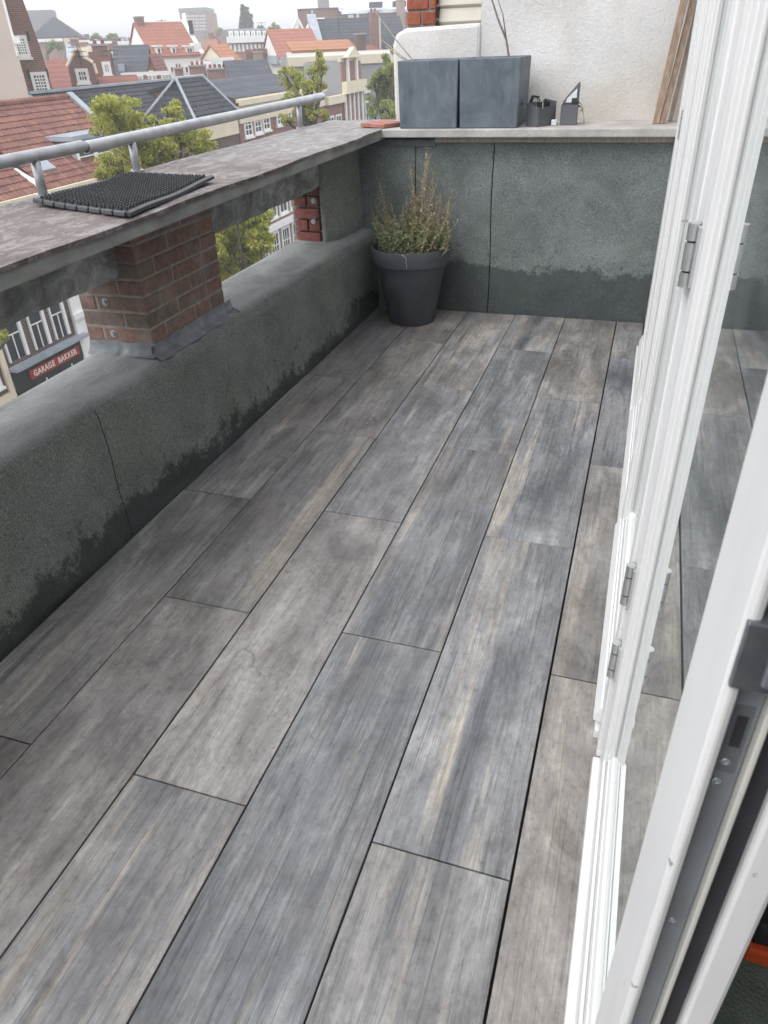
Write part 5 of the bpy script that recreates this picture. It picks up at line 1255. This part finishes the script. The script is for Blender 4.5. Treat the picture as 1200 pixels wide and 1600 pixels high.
# ---- aerials
for i, (px, py, dd, lab) in enumerate(((252, 30, 80, 'thin roof aerial above the left end of the white house'), (172, 76, 54, 'thin roof aerial on the square brick front'), (528, 12, 76, 'thin aerial at the left end of the slate roof'), (408, 34, 95, 'thin aerial on the brick terrace by the poplars'), (120, 70, 50, 'thin aerial above the bell gable'))):
    a0 = at(px, py, dd); t = thing('roof_aerial', lab, 'aerial', (a0[0], a0[1], a0[2]-2.6))
    MB().tube([(a0[0], a0[1], a0[2]-2.6), tuple(a0)], 0.025, 5).build('mast', M['gasket'], t)
    for k in range(3): MB().tube([(a0[0]-0.5+0.1*k, a0[1]-0.15, a0[2]-0.1-0.22*k), (a0[0]+0.5-0.1*k, a0[1]+0.15, a0[2]-0.1-0.22*k)], 0.015, 4).build('rod', M['gasket'], t)
# ---- smaller roofs filling the distance
cr = random.Random(5)
walls = ['brick_a', 'brick_b', 'brick_c', 'render_white', 'render_cream', 'render_grey', 'brick_d']; roofs = ['froof_blk', 'froof_gry', 'froof_dkred', 'froof_red', 'zinc_far', 'froof_blk']
LABW = {'brick_a': 'brown brick', 'brick_b': 'red brick', 'brick_c': 'pale brick', 'render_white': 'white', 'render_cream': 'cream', 'render_grey': 'grey', 'brick_d': 'dark brick'}
seen_labels = set()
def filler(px, dist, top, wpx, wall, roof, kind):
    fr = far(px, dist, cr.uniform(-14, 14)); r = pxr(fr, px-wpx/2, top, px+wpx/2, top+20)
    rh = cr.uniform(1.2, 2.4)*(dist/110)**0.5 if kind != 'flat' else 0
    lm = 'above the bell gable' if px < 150 else 'above the square brick front' if px < 195 else 'left of the white house' if px < 262 else 'right of the white gable' if px < 372 else 'near the poplars' if px < 412 else 'left of the skyline red roof'
    dp = 'nearer' if dist < 105 else 'distant' if dist < 160 else 'tiny horizon'
    rs = {'flat': 'flat', 'gu': 'long pitched', 'gv': 'gable-fronted'}[kind]; rc = {'froof_blk': 'slate', 'froof_gry': 'grey', 'froof_dkred': 'maroon', 'froof_red': 'red', 'zinc_far': 'zinc'}[roof]
    lab = f'{dp} {LABW[wall]} house with {rs} {rc} roof {lm}'
    if lab in seen_labels: return None
    seen_labels.add(lab)
    t = house(lab, fr, r[0], r[1], r[3]-rh, 8, wall, kind, roof, max(rh, 0.1), 0.15, name='distant_house', group='distant rooftops')
    nw = max(1, int((r[1]-r[0])/2.6)); zt = r[3]-rh-0.7
    for fl_ in range(2):
        for k in range(nw):
            c = r[0]+(r[1]-r[0])*(k+0.5)/nw; win(t, fr, (c-0.5, c+0.5, zt-1.7-fl_*3, zt-fl_*3), 1, 1, 0.18, sill=False)
    if cr.random() < 0.35: chimney(t, fr, r[0]+0.4, r[0]+1.1, 3.2, 4.2, r[3]-rh, r[3]+0.45, 'brick_a', 0)
    return t
for px in range(104, 250, 11): filler(px+cr.uniform(-3, 3), cr.uniform(82, 100), 70+cr.uniform(-4, 7), 14+cr.uniform(-2, 4), cr.choice(walls), cr.choice(roofs), cr.choice(('gu', 'flat', 'flat', 'gv')))
for px in range(96, 244, 13): filler(px+cr.uniform(-3, 3), cr.uniform(120, 150), 60+cr.uniform(-5, 4), 15+cr.uniform(-2, 5), cr.choice(walls), cr.choice(roofs), cr.choice(('gu', 'flat', 'gv')))
for px in list(range(96, 262, 13))+list(range(330, 452, 13)): filler(px+cr.uniform(-4, 4), cr.uniform(190, 260), (61 if px < 250 else 53-(px-250)*0.02)+cr.uniform(-4, 3), 17+cr.uniform(-3, 5), cr.choice(walls[:6]), cr.choice(roofs), cr.choice(('gu', 'flat')))
for px in range(328, 446, 14): filler(px+cr.uniform(-3, 3), cr.uniform(105, 130), 56+cr.uniform(-3, 5), 16+cr.uniform(-2, 4), cr.choice(walls), cr.choice(roofs), cr.choice(('gu', 'flat')))
for (px, d, top, wp_, wl, rf_, kd) in ((200, 48, 150, 60, 'brick_b', 'froof_dkred', 'gu'), (330, 50, 128, 40, 'render_grey', 'froof_gry', 'flat'), (395, 58, 116, 66, 'brick_a', 'froof_blk', 'gu'), (90, 44, 146, 40, 'brick_b', 'froof_dkred', 'flat')):
    fr = far(px, d, -8); r = pxr(fr, px-wp_/2, top, px+wp_/2, top+14)
    house({200: 'low brick outbuilding behind the long black roof', 330: 'grey flat roof behind the hipped house', 395: 'dark tiled roof behind the cream cornice house', 90: 'low brick wall behind the red pantiled ridge'}[px], fr, r[0], r[1], r[2], 6, wl, kd, rf_, 1.2, name='outbuilding', cat='building')

# ================================================================== trees
def tree(label, clumps, dist, mat, trunk_px, leaf=0.13, dens=1.0, seed=1, spread=1.0, name='street_tree', fill=0.9, base_z=GROUND):
    g = np.random.default_rng(seed); cs = []
    for (px, py, rp) in clumps:
        dd = dist+g.uniform(-1, 1)*spread; c = at(px, py, dd); rad = rp*np.linalg.norm(c-CAM)/FPX; cs.append((c, rad))
    b = at(trunk_px, 200, dist); base = np.array([b[0], b[1], base_z])
    t = thing(name, label, 'tree', tuple(base.tolist()))
    top = np.mean([c for c, _ in cs], axis=0); low = min(c[2]-r for c, r in cs)
    fork = np.array([base[0]*0.5+top[0]*0.5, base[1]*0.5+top[1]*0.5, low-0.3]); fork[2] = max(fork[2], base_z+2.2)
    H = max(c[2] for c, _ in cs)-base_z; r0 = 0.016*H+0.05
    mb = MB(); mb.tube([base, base*0.6+fork*0.4+[0.05, 0.03, 0], fork], [r0, r0*0.8, r0*0.65], 10)
    trunk = mb.build('trunk', M['bark'], t, smooth=True)
    mb = MB()
    for c, r in cs:
        mid = (fork*0.45+c*0.55)+np.array([g.uniform(-0.3, 0.3), g.uniform(-0.3, 0.3), 0.15])
        mb.tube([fork-[0, 0, 0.1], mid, c, c+[0, 0, r*0.5]], [r0*0.42, r0*0.24, r0*0.12, 0.01], 6)
        for k in range(5):
            d = g.normal(size=3); d /= np.linalg.norm(d); mb.tube([c*0.7+mid*0.3, c+d*r*0.85], [r0*0.1, 0.006], 4)
    mb.build('branches', M['bark'], t, smooth=True)
    V = []; 
    for c, r in cs:
        # sub-clumps give the crown light and dark groups with gaps between them
        ns = max(5, int(10*fill)); 
        for s in range(ns):
            d = g.normal(size=3); d /= np.linalg.norm(d); sc = c+d*r*g.uniform(0.25, 0.95); sr = r*g.uniform(0.28, 0.58)
            n = int(dens*55*(sr/leaf)**1.25)+10
            x = g.normal(size=(n, 3)); x /= np.linalg.norm(x, axis=1)[:, None]; x *= (g.random((n, 1))**0.45)*sr*[1.15, 1.15, 0.8]; V.append(x+sc)
    Pn = np.concatenate(V); n = len(Pn)
    a = g.normal(size=(n, 3)); a /= np.linalg.norm(a, axis=1)[:, None]; nn = g.normal(size=(n, 3))+[0, 0, 0.8]; s = np.cross(a, nn); s /= np.linalg.norm(s, axis=1)[:, None]
    L = leaf*g.uniform(0.6, 1.25, (n, 1)); q = np.stack([Pn-a*L*0.5, Pn+s*L*0.27, Pn+a*L*0.5, Pn-s*L*0.27], 1).reshape(-1, 3)-base
    me = bpy.data.meshes.new('crown'); me.vertices.add(n*4); me.vertices.foreach_set('co', q.ravel()); me.loops.add(n*4); me.loops.foreach_set('vertex_index', np.arange(n*4))
    me.polygons.add(n); me.polygons.foreach_set('loop_start', np.arange(n)*4); me.polygons.foreach_set('loop_total', np.full(n, 4)); me.update(); me.validate(); me.materials.append(M[mat])
    o = bpy.data.objects.new('crown', me); COL.objects.link(o); o.parent = t
    return t
tree('yellow-green street tree in front of the black roofs', [(172, 172, 24), (195, 178, 22), (163, 195, 20), (190, 200, 32), (218, 198, 22), (205, 222, 32), (235, 222, 26), (255, 232, 24), (270, 172, 13), (278, 188, 12), (262, 205, 16), (283, 212, 16), (306, 222, 20), (322, 228, 13), (163, 258, 20), (190, 255, 26), (222, 250, 26), (175, 285, 22), (260, 258, 22), (240, 285, 26)], 25.5, 'crown_yel', 225, 0.11, 0.85, 3, 1.2)
tree('dense yellow-green tree seen through the gap under the coping', [(375, 365, 26), (352, 400, 26), (385, 395, 28), (362, 430, 26), (405, 372, 18), (345, 360, 20), (395, 340, 22), (368, 335, 22), (330, 400, 24)], 24.0, 'crown_yel', 372, 0.11, 1.7, 5, 1.0, fill=1.8)
tree('slender sparse tree before the cream cornice house', [(443, 112, 9), (458, 114, 11), (470, 124, 11), (450, 130, 9), (499, 84, 6), (497, 98, 9), (503, 108, 8), (490, 116, 12), (482, 134, 11), (497, 136, 12), (462, 146, 11), (487, 156, 14), (448, 152, 8), (492, 176, 14), (470, 182, 13), (450, 190, 13), (510, 182, 8), (478, 168, 8)], 34.0, 'crown_yel', 489, 0.10, 0.55, 8, 1.0, fill=0.8)
tree('fuller green tree beside the left planter', [(604, 98, 10), (612, 108, 11), (594, 116, 9), (607, 122, 13), (585, 134, 12), (601, 140, 16), (616, 150, 16), (590, 156, 14), (607, 172, 18), (582, 176, 10), (622, 120, 12), (618, 78, 6), (612, 190, 16)], 40.0, 'crown_grn', 606, 0.13, 0.8, 9, 1.0)
tree('low yellow branch of a tree at the far left below the beam', [(-8, 520, 14), (8, 521, 7), (-35, 535, 18), (-30, 505, 16)], 21.0, 'crown_yel', -200, 0.12, 0.6, 12, 0.4, fill=0.6)
for i, (px, w_, top) in enumerate(((379.5, 3.2, 7), (386, 3.6, 11), (391, 3.0, 22))):
    cl_ = [(px+cr.uniform(-1, 1), y, w_*(0.55+0.5*min(1, (y-top)/14))) for y in range(top+3, 52, 4)]
    tree(('tallest leftmost', 'middle', 'shortest rightmost')[i]+' of the dark poplars on the skyline', cl_, 175+i*3, 'crown_dark', px, 0.6, 1.2, 30+i, 0.5, name='poplar_tree')
for i, (px, y, w_) in enumerate(((128, 72, 6), (150, 56, 4), (86, 68, 7), (104, 72, 7), (176, 58, 5), (258, 54, 5), (345, 50, 5), (406, 46, 5), (428, 44, 6), (360, 62, 6))):
    tree(('small green tree left of the square brick front on the skyline', 'faint round tree above the bell gable', 'broad garden tree on the terrace below the far slate roof', 'garden tree just above the bell gable shoulder', 'small tree over the charcoal roof', 'tree at the left shoulder of the white house roof', 'low tree right of the pointed white gable', 'tree just right of the poplars', 'rounded tree far right of the poplars', 'shrubby tree at the left end of the brick terrace')[i], [(px, y, w_), (px+w_, y+2, w_*0.7), (px-w_, y+3, w_*0.7)], 100+(i*37 % 60), 'crown_grn', px, 0.4, 0.9, 50+i, 0.6, name='distant_tree')['group'] = 'distant trees'

# ================================================================== haze over the city
hz = MB().box(-2550, 2550, -2550, 2550, GROUND-2.0, 24.0).build('haze', M['wtrim'])
hm = bpy.data.materials.new('haze'); hm.use_nodes = True; ht = hm.node_tree; ht.nodes.clear()
pv_ = ht.nodes.new('ShaderNodeVolumePrincipled'); pv_.inputs['Color'].default_value = (0.93, 0.94, 0.96, 1); pv_.inputs['Density'].default_value = 0.0025; pv_.inputs['Anisotropy'].default_value = 0.2
ho = ht.nodes.new('ShaderNodeOutputMaterial'); ht.links.new(pv_.outputs[0], ho.inputs['Volume'])
hz.data.materials.clear(); hz.data.materials.append(hm); hz['kind'] = 'stuff'
